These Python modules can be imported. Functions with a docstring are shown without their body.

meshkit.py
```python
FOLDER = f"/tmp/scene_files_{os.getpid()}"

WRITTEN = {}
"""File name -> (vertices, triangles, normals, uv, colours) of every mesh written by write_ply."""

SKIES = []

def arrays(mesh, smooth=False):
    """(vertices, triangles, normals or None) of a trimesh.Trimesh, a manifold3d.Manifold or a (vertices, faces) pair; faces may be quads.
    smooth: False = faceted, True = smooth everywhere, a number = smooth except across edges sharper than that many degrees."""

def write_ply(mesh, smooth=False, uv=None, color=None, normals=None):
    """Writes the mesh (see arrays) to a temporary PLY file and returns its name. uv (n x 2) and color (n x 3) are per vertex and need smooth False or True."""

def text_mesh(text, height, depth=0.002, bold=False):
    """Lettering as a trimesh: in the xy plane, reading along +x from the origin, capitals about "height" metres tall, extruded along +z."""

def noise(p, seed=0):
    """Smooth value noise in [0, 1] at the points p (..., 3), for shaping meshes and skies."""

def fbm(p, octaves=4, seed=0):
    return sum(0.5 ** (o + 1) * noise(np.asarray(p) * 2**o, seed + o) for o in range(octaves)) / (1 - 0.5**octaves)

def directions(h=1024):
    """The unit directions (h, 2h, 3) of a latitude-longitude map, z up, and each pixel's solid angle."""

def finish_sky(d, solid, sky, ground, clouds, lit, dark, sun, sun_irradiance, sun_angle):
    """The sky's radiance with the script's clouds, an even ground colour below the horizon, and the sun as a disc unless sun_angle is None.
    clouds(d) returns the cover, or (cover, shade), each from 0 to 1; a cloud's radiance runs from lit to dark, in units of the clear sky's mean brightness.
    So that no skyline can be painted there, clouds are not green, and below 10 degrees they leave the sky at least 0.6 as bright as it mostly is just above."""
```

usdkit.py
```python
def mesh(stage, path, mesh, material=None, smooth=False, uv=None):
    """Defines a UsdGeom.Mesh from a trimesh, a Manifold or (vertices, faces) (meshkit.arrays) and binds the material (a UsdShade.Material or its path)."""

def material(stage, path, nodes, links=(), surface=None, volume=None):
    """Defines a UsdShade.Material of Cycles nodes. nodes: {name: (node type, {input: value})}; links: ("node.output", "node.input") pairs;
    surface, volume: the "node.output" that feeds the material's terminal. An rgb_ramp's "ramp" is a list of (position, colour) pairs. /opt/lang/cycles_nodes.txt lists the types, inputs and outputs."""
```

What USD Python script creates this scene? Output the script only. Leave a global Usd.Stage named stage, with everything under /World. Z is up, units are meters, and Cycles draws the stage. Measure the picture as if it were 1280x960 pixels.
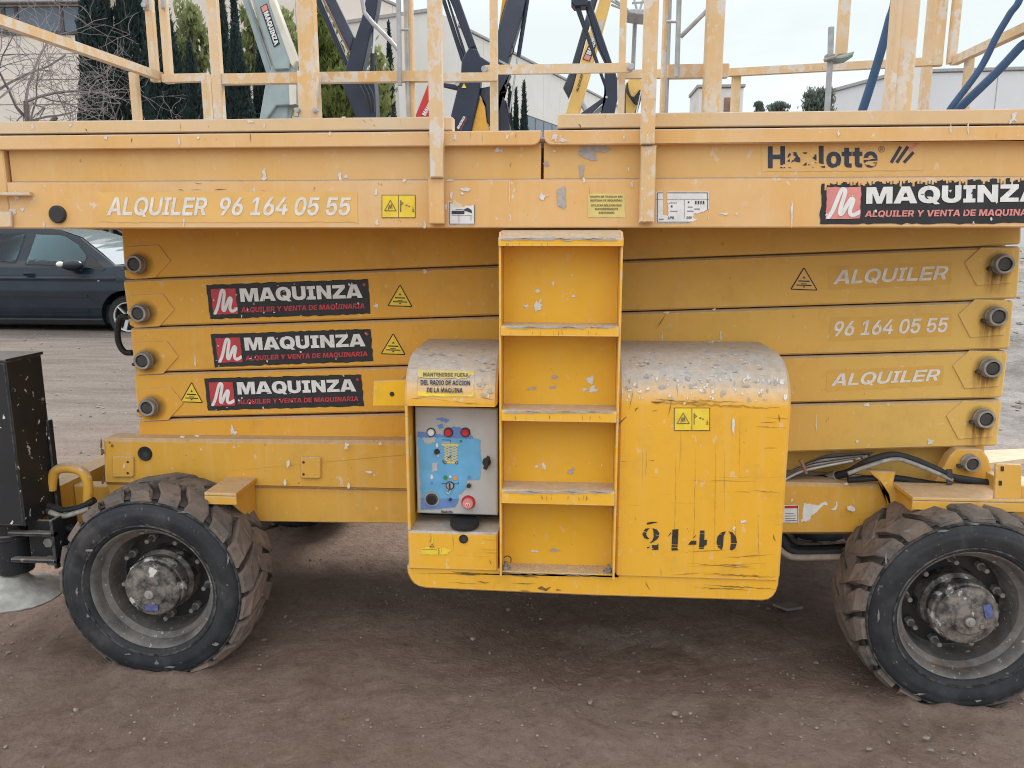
import math, random, glob
import numpy as np
import trimesh
import shapely
from shapely.geometry import Polygon, MultiPolygon, LineString, Point, box as sbox
from shapely import affinity, union_all
from pxr import Usd, UsdGeom, UsdLux, UsdShade, Gf, Sdf
import usdkit, meshkit

stage = Usd.Stage.CreateInMemory()
UsdGeom.SetStageUpAxis(stage, 'Z')
UsdGeom.Xform.Define(stage, '/World')
UsdGeom.Scope.Define(stage, '/World/Looks')

# ---------------------------------------------------------------- camera
FPX, PITCH, YAW = 968.95, 0.1836, 0.0720           # focal length in photo pixels (1280 wide), tilt down, turn left
EYE = np.array([0.0, -2.549, 1.591])
AX = np.array([-math.sin(YAW) * math.cos(PITCH), math.cos(YAW) * math.cos(PITCH), -math.sin(PITCH)])
RT = np.array([math.cos(YAW), math.sin(YAW), 0.0])
UP = np.cross(RT, AX)
cam = UsdGeom.Camera.Define(stage, '/World/camera')
cam.CreateHorizontalApertureAttr(36.0)
cam.CreateFocalLengthAttr(36.0 * FPX / 1280.0)
cam.CreateClippingRangeAttr(Gf.Vec2f(0.05, 5000))
cam.AddTransformOp().Set(Gf.Matrix4d(*RT, 0, *UP, 0, *(-AX), 0, *EYE, 1))
cam.CreateExposureAttr(1.2)

# ---------------------------------------------------------------- sky and sun (thin bright overcast, light from behind the machine)
SUN_AZ, SUN_EL = math.radians(25), math.radians(48)          # azimuth from +y towards +x
sdir = np.array([math.sin(SUN_AZ) * math.cos(SUN_EL), math.cos(SUN_AZ) * math.cos(SUN_EL), math.sin(SUN_EL)])
usdkit.material(stage, '/World/Looks/sky', {
    'tc': ('texture_coordinate', {}),
    'map': ('mapping', {'scale': (1.0, 1.0, 2.2)}),
    'sky': ('sky_texture', {'sky_type': 'single_scattering', 'sun_disc': False, 'sun_elevation': SUN_EL, 'sun_rotation': SUN_AZ, 'aerosol_density': 2.0}),
    'n': ('noise_texture', {'scale': 1.7, 'detail': 6.0, 'roughness': 0.55}),
    'r': ('map_range', {'from_min': 0.30, 'from_max': 0.60, 'to_min': 0.55, 'to_max': 0.97, 'clamp': True}),
    'sep': ('separate_xyz', {}),
    'el': ('map_range', {'from_min': 0.24, 'from_max': 0.70, 'to_min': 0.0, 'to_max': 1.0, 'clamp': True}),
    'cl': ('mix_color', {'a': (3.75, 4.08, 4.06), 'b': (7.6, 7.65, 7.7), 'use_clamp_result': False}),
    'm': ('mix_color', {'use_clamp_result': False}),
    'bg': ('background_shader', {'strength': 0.10})},
    [('tc.generated', 'map.vector'), ('map.vector', 'n.vector'), ('n.fac', 'r.value'), ('r.result', 'm.fac'), ('tc.generated', 'sep.vector'), ('sep.z', 'el.value'), ('el.result', 'cl.fac'), ('cl.result', 'm.b'), ('sky.color', 'm.a'), ('m.result', 'bg.color')],
    surface='bg.background')
dome = UsdLux.DomeLight.Define(stage, '/World/sky')
UsdShade.MaterialBindingAPI.Apply(dome.GetPrim()).Bind(UsdShade.Material.Get(stage, '/World/Looks/sky'))
sun = UsdLux.DistantLight.Define(stage, '/World/sun')
sun.CreateIntensityAttr(0.38)
sun.CreateAngleAttr(22.0)
sun.CreateColorAttr(Gf.Vec3f(1.0, 0.96, 0.90))
sun.GetPrim().CreateAttribute('inputs:normalize', Sdf.ValueTypeNames.Bool).Set(True)
zx = sdir; xx = np.cross([0, 0, 1.0], zx); xx /= np.linalg.norm(xx); yx = np.cross(zx, xx)
sun.AddTransformOp().Set(Gf.Matrix4d(*xx, 0, *yx, 0, *zx, 0, 0, 0, 0, 1))

# ---------------------------------------------------------------- materials
class G:
    """A small builder for node graphs: g.kind(...) adds a node; a value that is an O links to another node's output."""
    def __init__(self): self.n, self.l = {}, []
    def __call__(self, kind, out, **inp):
        nm = 'n%d' % len(self.n); vals = {}
        for k, v in inp.items():
            if isinstance(v, O): self.l.append((str(v), nm + '.' + k))
            else: vals[k] = v
        self.n[nm] = (kind, vals)
        return O(nm + '.' + out)
    def pos(self): return self('geometry', 'position')
    def noise(self, scale, detail=3.0, rough=0.5, vec=None, stretch=None, dist=0.0):
        v = vec if vec is not None else self.pos()
        if stretch: v = self('mapping', 'vector', vector=v, scale=stretch)
        return self('noise_texture', 'fac', vector=v, scale=scale, detail=detail, roughness=rough, distortion=dist)
    def rng(self, v, a, b, c=0.0, d=1.0): return self('map_range', 'result', value=v, from_min=a, from_max=b, to_min=c, to_max=d, clamp=True)
    def mul(self, a, b): return self('math', 'value', math_type='multiply', value1=a, value2=b)
    def add(self, a, b): return self('math', 'value', math_type='add', value1=a, value2=b)
    def mix(self, f, a, b): return self('mix_color', 'result', fac=f, a=a, b=b)
    def bump(self, h, dist=0.002, strength=0.5): return self('bump', 'normal', height=h, distance=dist, strength=strength)
class O(str): pass
M = {}
def mat(name, fn):
    g = G(); s = fn(g)
    M[name] = usdkit.material(stage, '/World/Looks/' + name, g.n, g.l, surface=str(s))
    return M[name]
def plain(name, col, rough=0.6, var=0.12, scale=9.0, metallic=0.0, spec=0.4, bump=0.0):
    def f(g):
        n = g.noise(scale, 5.0)
        c = g.mix(g.rng(n, 0.3, 0.7), tuple(np.array(col) * (1 - var)), tuple(np.minimum(np.array(col) * (1 + var), 0.95)))
        kw = dict(base_color=c, roughness=rough, metallic=metallic, specular_ior_level=spec)
        if bump: kw['normal'] = g.bump(n, bump, 0.6)
        return g('principled_bsdf', 'BSDF', **kw)
    return mat(name, f)
DUST = (0.40, 0.345, 0.30)
def paint(name, col, fade, fade_amt=0.6, splat=0.5, streak=0.3, chips=0.5, dust=0.75, rough=0.5, scratch=0.0, edge=0.6, grime=0.25, bleach=None, peel=0.0, dust_col=DUST, dust_lo=0.15, dust_hi=0.85):
    def f(g):
        p = g.pos()
        c = g.mix(g.mul(g.rng(g.noise(2.3, 5.0, 0.6, p), 0.33, 0.68), fade_amt), col, fade)
        if bleach:      # the end that stands in the weather has bleached
            c = g.mix(g.rng(g.add(g('separate_xyz', 'x', vector=p), g.mul(g.noise(1.4, 4.0, 0.6, p), 1.2)), 0.3, 1.9, 0, 0.9), c, bleach)
        c = g.mix(g.mul(g.rng(g.noise(1.0, 4.0, 0.6, p, (26, 26, 1.3)), 0.50, 0.78), streak), c, (0.66, 0.47, 0.24))
        c = g.mix(g.mul(g.rng(g.noise(7.0, 6.0, 0.7, p), 0.52, 0.80), grime), c, (0.20, 0.12, 0.05))
        up = g('separate_xyz', 'z', vector=g('geometry', 'normal'))
        m = g.mul(g.rng(up, dust_lo, dust_hi), g.rng(g.noise(16.0, 6.0, 0.65, p), 0.25, 0.62, dust * 0.7, dust))
        c = g.mix(m, c, g.mix(g.rng(g.noise(40.0, 5.0, 0.7, p, (1, 1, 0.6)), 0.36, 0.64), tuple(np.array(dust_col) * 0.86), tuple(np.array(dust_col) * 1.12)))
        if edge:
            bev = g('bevel', 'bevel', samples=4, radius=0.007)
            d = g('vector_math', 'value', math_type='dot_product', vector1=bev, vector2=g('geometry', 'normal'))
            e = g.mul(g.rng(d, 0.985, 0.86), g.rng(g.noise(30.0, 4.0, 0.6, p), 0.40, 0.62, 0.0, edge))
            c = g.mix(e, c, (0.55, 0.50, 0.45))
        if scratch:
            s = g.mul(g.rng(g.noise(1.0, 3.0, 0.6, p, (5, 5, 130)), 0.655, 0.70), g.rng(g.noise(3.1, 3.0, 0.5, p), 0.50, 0.60, 0, scratch))
            c = g.mix(s, c, (0.10, 0.055, 0.02))
            s = g.mul(g.rng(g.noise(1.0, 3.0, 0.6, p, (110, 110, 3.0)), 0.66, 0.70), g.rng(g.noise(2.7, 3.0, 0.5, p), 0.52, 0.62, 0, scratch * 0.7))
            c = g.mix(s, c, (0.16, 0.09, 0.03))
        if peel:
            pe = g.mul(g.rng(g.noise(21.0, 5.0, 0.65, p, (1.2, 1.2, 0.75)), 0.495, 0.525), g.rng(g.noise(3.4, 3.0, 0.5, p), 0.40, 0.56, 0.15, peel))
            c = g.mix(pe, c, g.mix(g.noise(60.0, 3.0), (0.68, 0.65, 0.61), (0.54, 0.46, 0.38)))
        sp = g.mul(g.rng(g.noise(34.0, 3.0, 0.55, p, (1, 1, 0.75), 0.4), 0.665, 0.69), g.rng(g.noise(2.9, 2.0, 0.5, p), 0.45, 0.60, 0.15, splat))
        c = g.mix(sp, c, (0.62, 0.58, 0.53))
        ch = g.mul(g.rng(g.noise(55.0, 3.0, 0.6, p, (1, 1, 0.6)), 0.70, 0.725), g.rng(g.noise(4.0, 2.0, 0.5, p), 0.48, 0.60, 0, chips))
        c = g.mix(ch, c, (0.085, 0.045, 0.025))
        r = g.rng(g.noise(8.0, 4.0, 0.6, p), 0.3, 0.7, rough - 0.06, rough + 0.16)
        h = g.add(g.mul(sp, 0.6), g.add(g.mul(ch, -0.5), g.mul(g.noise(90.0, 2.0, 0.5, p), 0.12)))
        return g('principled_bsdf', 'BSDF', base_color=c, roughness=r, specular_ior_level=0.35, normal=g.bump(h, 0.0015, 0.5))
    return mat(name, f)
Y1, Y2 = (0.66, 0.315, 0.030), (0.66, 0.37, 0.09)
paint('paint_scissor', (0.66, 0.325, 0.034), (0.66, 0.36, 0.065), splat=0.35, streak=0.16, chips=0.4, bleach=(0.62, 0.40, 0.105))
paint('paint_platform', (0.65, 0.365, 0.115), (0.66, 0.44, 0.24), fade_amt=0.9, splat=0.8, streak=0.5, chips=0.5, rough=0.55, grime=0.15)
paint('paint_panel', (0.64, 0.37, 0.115), (0.66, 0.42, 0.19), fade_amt=0.8, splat=0.5, streak=0.35, grime=0.12)
paint('paint_rail', (0.63, 0.40, 0.17), (0.62, 0.47, 0.31), fade_amt=1.0, splat=0.9, streak=0.6, chips=0.6, rough=0.6, peel=0.85, grime=0.2)
paint('paint_toe', (0.62, 0.41, 0.20), (0.60, 0.46, 0.31), fade_amt=1.0, splat=0.8, streak=0.6, chips=0.6, rough=0.6, grime=0.15)
paint('paint_hood', (0.70, 0.36, 0.022), (0.70, 0.38, 0.045), splat=0.3, streak=0.16, chips=0.5, scratch=0.45, dust=1.0, dust_col=(0.47, 0.435, 0.40), dust_lo=0.05, dust_hi=0.62)
paint('paint_step', (0.74, 0.385, 0.013), (0.74, 0.42, 0.07), fade_amt=0.6, splat=0.2, streak=0.15, chips=0.3, grime=0.14, dust=0.92, edge=0.85, dust_col=(0.52, 0.43, 0.34))
paint('paint_chassis', (0.60, 0.315, 0.035), (0.60, 0.36, 0.09), splat=0.6, streak=0.25, chips=0.8, dust_col=(0.50, 0.385, 0.28))
paint('paint_bright', (0.75, 0.43, 0.015), (0.75, 0.45, 0.03), splat=0.1, streak=0.1, chips=0.2)
paint('paint_black', (0.010, 0.011, 0.013), (0.022, 0.024, 0.028), splat=0.9, streak=0.0, chips=0.0, dust=0.5, rough=0.42, grime=0.0, edge=0.2)
plain('dark_steel', (0.045, 0.042, 0.040), 0.5, 0.35, 30)
plain('grey_steel', (0.26, 0.245, 0.225), 0.5, 0.3, 40, 0.2)
plain('galvanised', (0.36, 0.37, 0.38), 0.45, 0.2, 22, 0.4)
plain('chrome', (0.6, 0.6, 0.6), 0.25, 0.1, 5, 0.9)
plain('black_rubber', (0.012, 0.012, 0.013), 0.6, 0.3, 12)
plain('sticker_black', (0.017, 0.017, 0.019), 0.45, 0.3, 18)
plain('sticker_white', (0.66, 0.65, 0.63), 0.5, 0.10, 25)
plain('sticker_red', (0.44, 0.045, 0.055), 0.45, 0.12, 25)
plain('sticker_pink', (0.60, 0.22, 0.20), 0.5, 0.12, 25)
plain('sticker_yellow', (0.72, 0.52, 0.045), 0.5, 0.10, 25)
plain('sticker_pale_yellow', (0.62, 0.50, 0.18), 0.55, 0.10, 25)
plain('sticker_patch', (0.66, 0.395, 0.125), 0.5, 0.06, 14)
plain('sticker_patch_dull', (0.595, 0.345, 0.068), 0.5, 0.06, 14)
plain('lettering_white', (0.66, 0.62, 0.56), 0.55, 0.14, 40)
plain('print_black', (0.025, 0.023, 0.022), 0.6, 0.3, 40)
plain('print_faded', (0.16, 0.12, 0.05), 0.6, 0.4, 60)
plain('print_navy', (0.030, 0.036, 0.055), 0.55, 0.3, 60)
plain('plaster_splash', (0.62, 0.58, 0.53), 0.8, 0.12, 60)
plain('bare_grey_patch', (0.36, 0.33, 0.31), 0.6, 0.12, 60)
plain('scratch_dark', (0.15, 0.085, 0.035), 0.7, 0.4, 90)
plain('scratch_ochre', (0.42, 0.22, 0.02), 0.7, 0.3, 90)
plain('panel_grey', (0.44, 0.43, 0.42), 0.45, 0.06, 10)
plain('panel_blue', (0.13, 0.37, 0.60), 0.45, 0.10, 18)
plain('panel_deep_blue', (0.12, 0.22, 0.48), 0.45, 0.10, 18)
plain('print_green', (0.02, 0.22, 0.10), 0.5)
plain('print_orange', (0.65, 0.25, 0.06), 0.5)
plain('button_red', (0.42, 0.03, 0.035), 0.3)
plain('black_plastic', (0.02, 0.02, 0.021), 0.35, 0.2)
plain('cream_wall', (0.62, 0.555, 0.49), 0.8, 0.05, 0.7)
plain('warehouse_wall', (0.60, 0.58, 0.545), 0.8, 0.04, 0.5)
plain('grey_wall', (0.55, 0.545, 0.555), 0.8, 0.04, 0.5)
plain('window_frame_dark', (0.07, 0.065, 0.065), 0.5)
plain('roof_trim', (0.30, 0.29, 0.29), 0.6)
plain('navy_boom', (0.018, 0.024, 0.042), 0.4, 0.25, 3)
plain('slate_boom', (0.040, 0.046, 0.066), 0.45, 0.25, 3)
plain('grey_boom', (0.27, 0.33, 0.34), 0.5, 0.12, 4)
plain('cream_boom', (0.58, 0.55, 0.47), 0.5, 0.12, 4)
plain('yellow_boom', (0.62, 0.40, 0.12), 0.5, 0.12, 4)
plain('amber_boom', (0.62, 0.33, 0.05), 0.5, 0.12, 4)
plain('red_boom', (0.48, 0.035, 0.035), 0.45, 0.1, 4)
plain('blue_hose', (0.022, 0.062, 0.135), 0.5, 0.18, 7)
plain('bark', (0.14, 0.115, 0.10), 0.9, 0.3, 14)
plain('twig', (0.20, 0.175, 0.175), 0.9, 0.25, 14)
plain('rag_green', (0.25, 0.32, 0.29), 0.9, 0.2, 20)
plain('dusty_cable', (0.24, 0.20, 0.165), 0.8, 0.2, 30)
plain('tyre_scuff', (0.16, 0.155, 0.15), 0.85, 0.3, 60)
plain('timber', (0.58, 0.46, 0.33), 0.8, 0.15, 12)
plain('weathered_tank', (0.58, 0.57, 0.55), 0.7, 0.08, 1.5)
plain('rust_brown', (0.22, 0.13, 0.09), 0.8, 0.3, 3)
plain('cement_foot', (0.40, 0.39, 0.36), 0.9, 0.28, 22, bump=0.004)
plain('cardboard', (0.22, 0.19, 0.165), 0.9, 0.15, 30)
plain('car_interior', (0.075, 0.135, 0.150), 0.4, 0.5, 2.2)
plain('car_trim', (0.013, 0.013, 0.014), 0.5)
plain('alloy', (0.50, 0.51, 0.52), 0.35, 0.06, 6, 0.6)
plain('lamp_clear', (0.70, 0.70, 0.68), 0.15)
plain('label_blue', (0.075, 0.095, 0.235), 0.5, 0.4, 60)
def leafy(name, a, b, trans=0.35):
    def f(g):
        c = g.mix(g('geometry', 'random_per_island'), a, b)
        d = g('diffuse_bsdf', 'BSDF', color=c, roughness=0.5)
        t = g('translucent_bsdf', 'BSDF', color=c)
        return g('mix_closure', 'closure', fac=trans, closure1=d, closure2=t)
    return mat(name, f)
leafy('cypress_leaf', (0.055, 0.082, 0.076), (0.135, 0.172, 0.158), 0.35)
leafy('olive_leaf', (0.14, 0.17, 0.055), (0.30, 0.32, 0.12))
leafy('pale_leaf', (0.28, 0.31, 0.15), (0.48, 0.47, 0.26))
leafy('far_leaf', (0.16, 0.19, 0.16), (0.30, 0.32, 0.27))
def _glass(g, tint, ior=1.45):
    t = g('transparent_bsdf', 'BSDF', color=tint)
    s = g('glossy_bsdf', 'BSDF', color=(0.9, 0.95, 1.0), roughness=0.03)
    return g('mix_closure', 'closure', fac=g('fresnel', 'fac', IOR=ior), closure1=t, closure2=s)
mat('car_glass', lambda g: _glass(g, (0.55, 0.66, 0.66), 1.5))
mat('screen_glass', lambda g: _glass(g, (0.40, 0.44, 0.44), 1.9))
mat('screen_sheen', lambda g: g('principled_bsdf', 'BSDF', base_color=(0.20, 0.24, 0.25), roughness=0.06, specular_ior_level=1.0, coat_weight=0.8))
mat('window_glass', lambda g: g('principled_bsdf', 'BSDF', base_color=(0.075, 0.095, 0.125), roughness=0.08, specular_ior_level=0.8))
mat('car_paint', lambda g: g('principled_bsdf', 'BSDF', base_color=g.mix(g.rng(g.noise(5.0, 4.0), 0.4, 0.75), (0.002, 0.006, 0.012), (0.006, 0.010, 0.017)), roughness=0.3, specular_ior_level=0.35, coat_weight=0.3, coat_roughness=0.08))
def _rubber(g):
    p = g.pos()
    n = g.noise(10.0, 6.0, 0.65, p)
    c = g.mix(g.mul(g.rng(n, 0.42, 0.70), 0.5), (0.009, 0.0105, 0.013), (0.045, 0.048, 0.055))
    c = g.mix(g.mul(g.rng(g.noise(45.0, 3.0, 0.6, p), 0.66, 0.72), 0.5), c, (0.22, 0.20, 0.18))
    c = g.mix(g.mul(g.rng(g.noise(5.0, 5.0, 0.6, p), 0.55, 0.75), 0.5), c, (0.10, 0.082, 0.07))
    return g('principled_bsdf', 'BSDF', base_color=c, roughness=0.55, specular_ior_level=0.4, normal=g.bump(n, 0.004, 0.35))
mat('tyre_rubber', _rubber)
def _scuffed(g):
    p = g.pos(); n = g.noise(24.0, 6.0, 0.7, p)
    c = g.mix(g.rng(n, 0.42, 0.62), (0.016, 0.017, 0.020), (0.105, 0.098, 0.092))
    return g('principled_bsdf', 'BSDF', base_color=c, roughness=0.75, specular_ior_level=0.3, normal=g.bump(n, 0.004, 0.6))
mat('scuffed_rubber', _scuffed)
def _tread(g):
    p = g.pos(); n = g.noise(26.0, 7.0, 0.7, p)
    c = g.mix(g.rng(g.noise(7.0, 5.0, 0.6, p), 0.35, 0.62), (0.115, 0.105, 0.097), (0.225, 0.172, 0.140))
    c = g.mix(g.rng(n, 0.54, 0.70, 0, 0.75), c, (0.060, 0.052, 0.048))
    return g('principled_bsdf', 'BSDF', base_color=c, roughness=0.9, specular_ior_level=0.2, normal=g.bump(n, 0.012, 0.8))
mat('muddy_tread', _tread)
plain('tread_dirt', (0.055, 0.048, 0.044), 0.9, 0.45, 18)
def _rim(g):
    p = g.pos(); n = g.noise(9.0, 6.0, 0.65, p)
    c = g.mix(g.rng(n, 0.35, 0.68), (0.085, 0.078, 0.072), (0.23, 0.21, 0.195))
    c = g.mix(g.mul(g.rng(g.noise(14.0, 5.0, 0.6, p), 0.56, 0.70), 0.7), c, (0.17, 0.10, 0.06))
    c = g.mix(g.mul(g.rng(g.noise(48.0, 3.0, 0.6, p), 0.64, 0.68), 0.8), c, (0.50, 0.47, 0.43))
    return g('principled_bsdf', 'BSDF', base_color=c, roughness=0.6, metallic=0.15, normal=g.bump(n, 0.003, 0.5))
mat('dusty_rim', _rim)
def _hubm(g):
    p = g.pos(); n = g.noise(22.0, 6.0, 0.65, p)
    c = g.mix(g.rng(n, 0.40, 0.60), (0.030, 0.028, 0.028), (0.20, 0.175, 0.155))
    c = g.mix(g.mul(g.rng(g.noise(13.0, 5.0, 0.6, p), 0.60, 0.64), 0.9), c, (0.55, 0.53, 0.50))
    return g('principled_bsdf', 'BSDF', base_color=c, roughness=0.5, metallic=0.2, normal=g.bump(n, 0.004, 0.5))
mat('greasy_hub', _hubm)
def _ground(g):
    p = g.pos()
    sx = g('separate_xyz', 'x', vector=p); sy = g('separate_xyz', 'y', vector=p)
    n1 = g.noise(0.9, 7.0, 0.6, p); n2 = g.noise(9.0, 7.0, 0.7, p); n3 = g.noise(70.0, 5.0, 0.7, p)
    c = g.mix(g.rng(n1, 0.32, 0.68), (0.205, 0.139, 0.105), (0.285, 0.208, 0.170))
    c = g.mix(g.mul(g.rng(n2, 0.42, 0.72), 0.6), c, (0.33, 0.255, 0.21))
    c = g.mix(g.mul(g.rng(g.noise(2.6, 6.0, 0.65, p), 0.55, 0.72), 0.55), c, (0.145, 0.092, 0.068))
    # dry pale grit of the yard track behind
    far = g.rng(g.add(sy, g.mul(g.noise(0.7, 4.0, 0.6, p), 2.2)), 2.6, 5.0)
    track = g.mix(g.rng(g.noise(1.0, 6.0, 0.7, p, (0.8, 5.0, 1)), 0.35, 0.68), (0.165, 0.140, 0.122), (0.255, 0.222, 0.197))
    track = g.mix(g.rng(sx, 0.5, 2.5), track, g.mix(g.rng(g.noise(1.6, 7.0, 0.75, p), 0.35, 0.65), (0.17, 0.155, 0.145), (0.36, 0.345, 0.33)))
    c = g.mix(far, c, track)
    # old cement crumbs by the machine
    d = g('vector_math', 'value', math_type='length', vector1=g('mapping', 'vector', vector=p, location=(-0.70, -3.2, 0), scale=(2.6, 8.0, 0)))
    patch = g.mul(g.rng(g.add(d, g.mul(g.noise(5.5, 6.0, 0.65, p), 2.4)), 1.95, 1.55), g.rng(n3, 0.36, 0.60, 0.35, 0.85))
    c = g.mix(patch, c, (0.42, 0.345, 0.29))
    c = g.mix(g.rng(n3, 0.62, 0.80, 0, 0.55), c, (0.36, 0.31, 0.27))
    c = g.mix(g.rng(n3, 0.40, 0.22, 0, 0.55), c, (0.075, 0.055, 0.045))
    n4 = g.noise(30.0, 7.0, 0.75, p, None, 0.3)
    c = g.mix(g.rng(n4, 0.50, 0.30, 0, 0.45), c, (0.095, 0.066, 0.052))
    c = g.mix(g.rng(n4, 0.56, 0.74, 0, 0.5), c, (0.38, 0.30, 0.25))
    h = g.add(g.mul(n3, 0.45), g.add(n2, g.mul(n4, 0.7)))
    return g('principled_bsdf', 'BSDF', base_color=c, roughness=0.95, specular_ior_level=0.15, normal=g.bump(h, 0.03, 0.75))
mat('yard_soil', _ground)
plain('pebble', (0.26, 0.225, 0.195), 0.9, 0.45, 35)
# soft rusty run: alpha fades with the sheet's own st coordinates
def _run(g):
    st = g('uvmap', 'UV', attribute='st')
    u = g('separate_xyz', 'x', vector=st); v = g('separate_xyz', 'y', vector=st)
    side = g.rng(g('math', 'value', math_type='absolute', value1=g.add(u, -0.5)), 0.5, 0.12)
    a = g.mul(g.mul(side, g.rng(v, 0.0, 0.85)), g.rng(g.noise(1.0, 4.0, 0.6, g.pos(), (75, 75, 6)), 0.38, 0.62, 0.15, 0.85))
    return g('mix_closure', 'closure', fac=a, closure1=g('transparent_bsdf', 'BSDF'), closure2=g('diffuse_bsdf', 'BSDF', color=(0.13, 0.055, 0.022)))
mat('rust_run', _run)
def _halo(g):
    st = g('uvmap', 'UV', attribute='st')
    d = g('vector_math', 'value', math_type='length', vector1=g('mapping', 'vector', vector=st, location=(-1, -1, 0), scale=(2, 2, 2)))
    a = g.mul(g.rng(d, 1.0, 0.45, 0, 0.62), g.rng(g.noise(30.0, 4.0), 0.3, 0.6, 0.5, 1))
    return g('mix_closure', 'closure', fac=a, closure1=g('transparent_bsdf', 'BSDF'), closure2=g('diffuse_bsdf', 'BSDF', color=(0.05, 0.03, 0.02)))
mat('grease_halo', _halo)

# ---------------------------------------------------------------- scene helpers
used = set()
def numbered(parent, name):
    k, nm = 0, name
    while parent + '/' + nm in used:
        k += 1; nm = '%s_%03d' % (name, k)
    used.add(parent + '/' + nm)
    return parent + '/' + nm
def path_of(p): return '/World' if p is None else (p if isinstance(p, str) else str(p.GetPath()))
def obj(name, mesh, m, parent=None, smooth=False, uv=None, label=None, kind=None):
    if isinstance(mesh, (list, tuple)) and not isinstance(mesh[0], np.ndarray):
        mesh = trimesh.util.concatenate([trimesh.Trimesh(*meshkit.arrays(x)[:2], process=False) for x in mesh])
    pth = numbered(path_of(parent), name)
    pr = usdkit.mesh(stage, pth, mesh, M[m], smooth=smooth, uv=uv).GetPrim()
    if label: pr.SetCustomDataByKey('label', label)
    if kind: pr.SetCustomDataByKey('kind', kind)
    return pr
def tag(o, label=None, cat=None, group=None, kind=None):
    for k, v in (('label', label), ('category', cat), ('group', group), ('kind', kind)):
        if v: o.SetCustomDataByKey(k, v)
    return o
def thing(name, label, cat, group=None):
    x = UsdGeom.Xform.Define(stage, numbered('/World', name)).GetPrim()
    return tag(x, label, cat, group)
def node(name, parent, label=None):
    x = UsdGeom.Xform.Define(stage, numbered(path_of(parent), name)).GetPrim()
    if label: x.SetCustomDataByKey('label', label)
    return x

def ray(px, py):
    d = AX + RT * ((px - 640) / FPX) + UP * ((480 - py) / FPX)
    return d
def bp(px, py, Y):
    d = ray(px, py); return EYE + d * ((Y - EYE[1]) / d[1])
def bz(px, py, z):
    d = ray(px, py); return EYE + d * ((z - EYE[2]) / d[2])
def X(px, py, Y): return bp(px, py, Y)[0]
def Z(px, py, Y): return bp(px, py, Y)[2]

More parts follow.
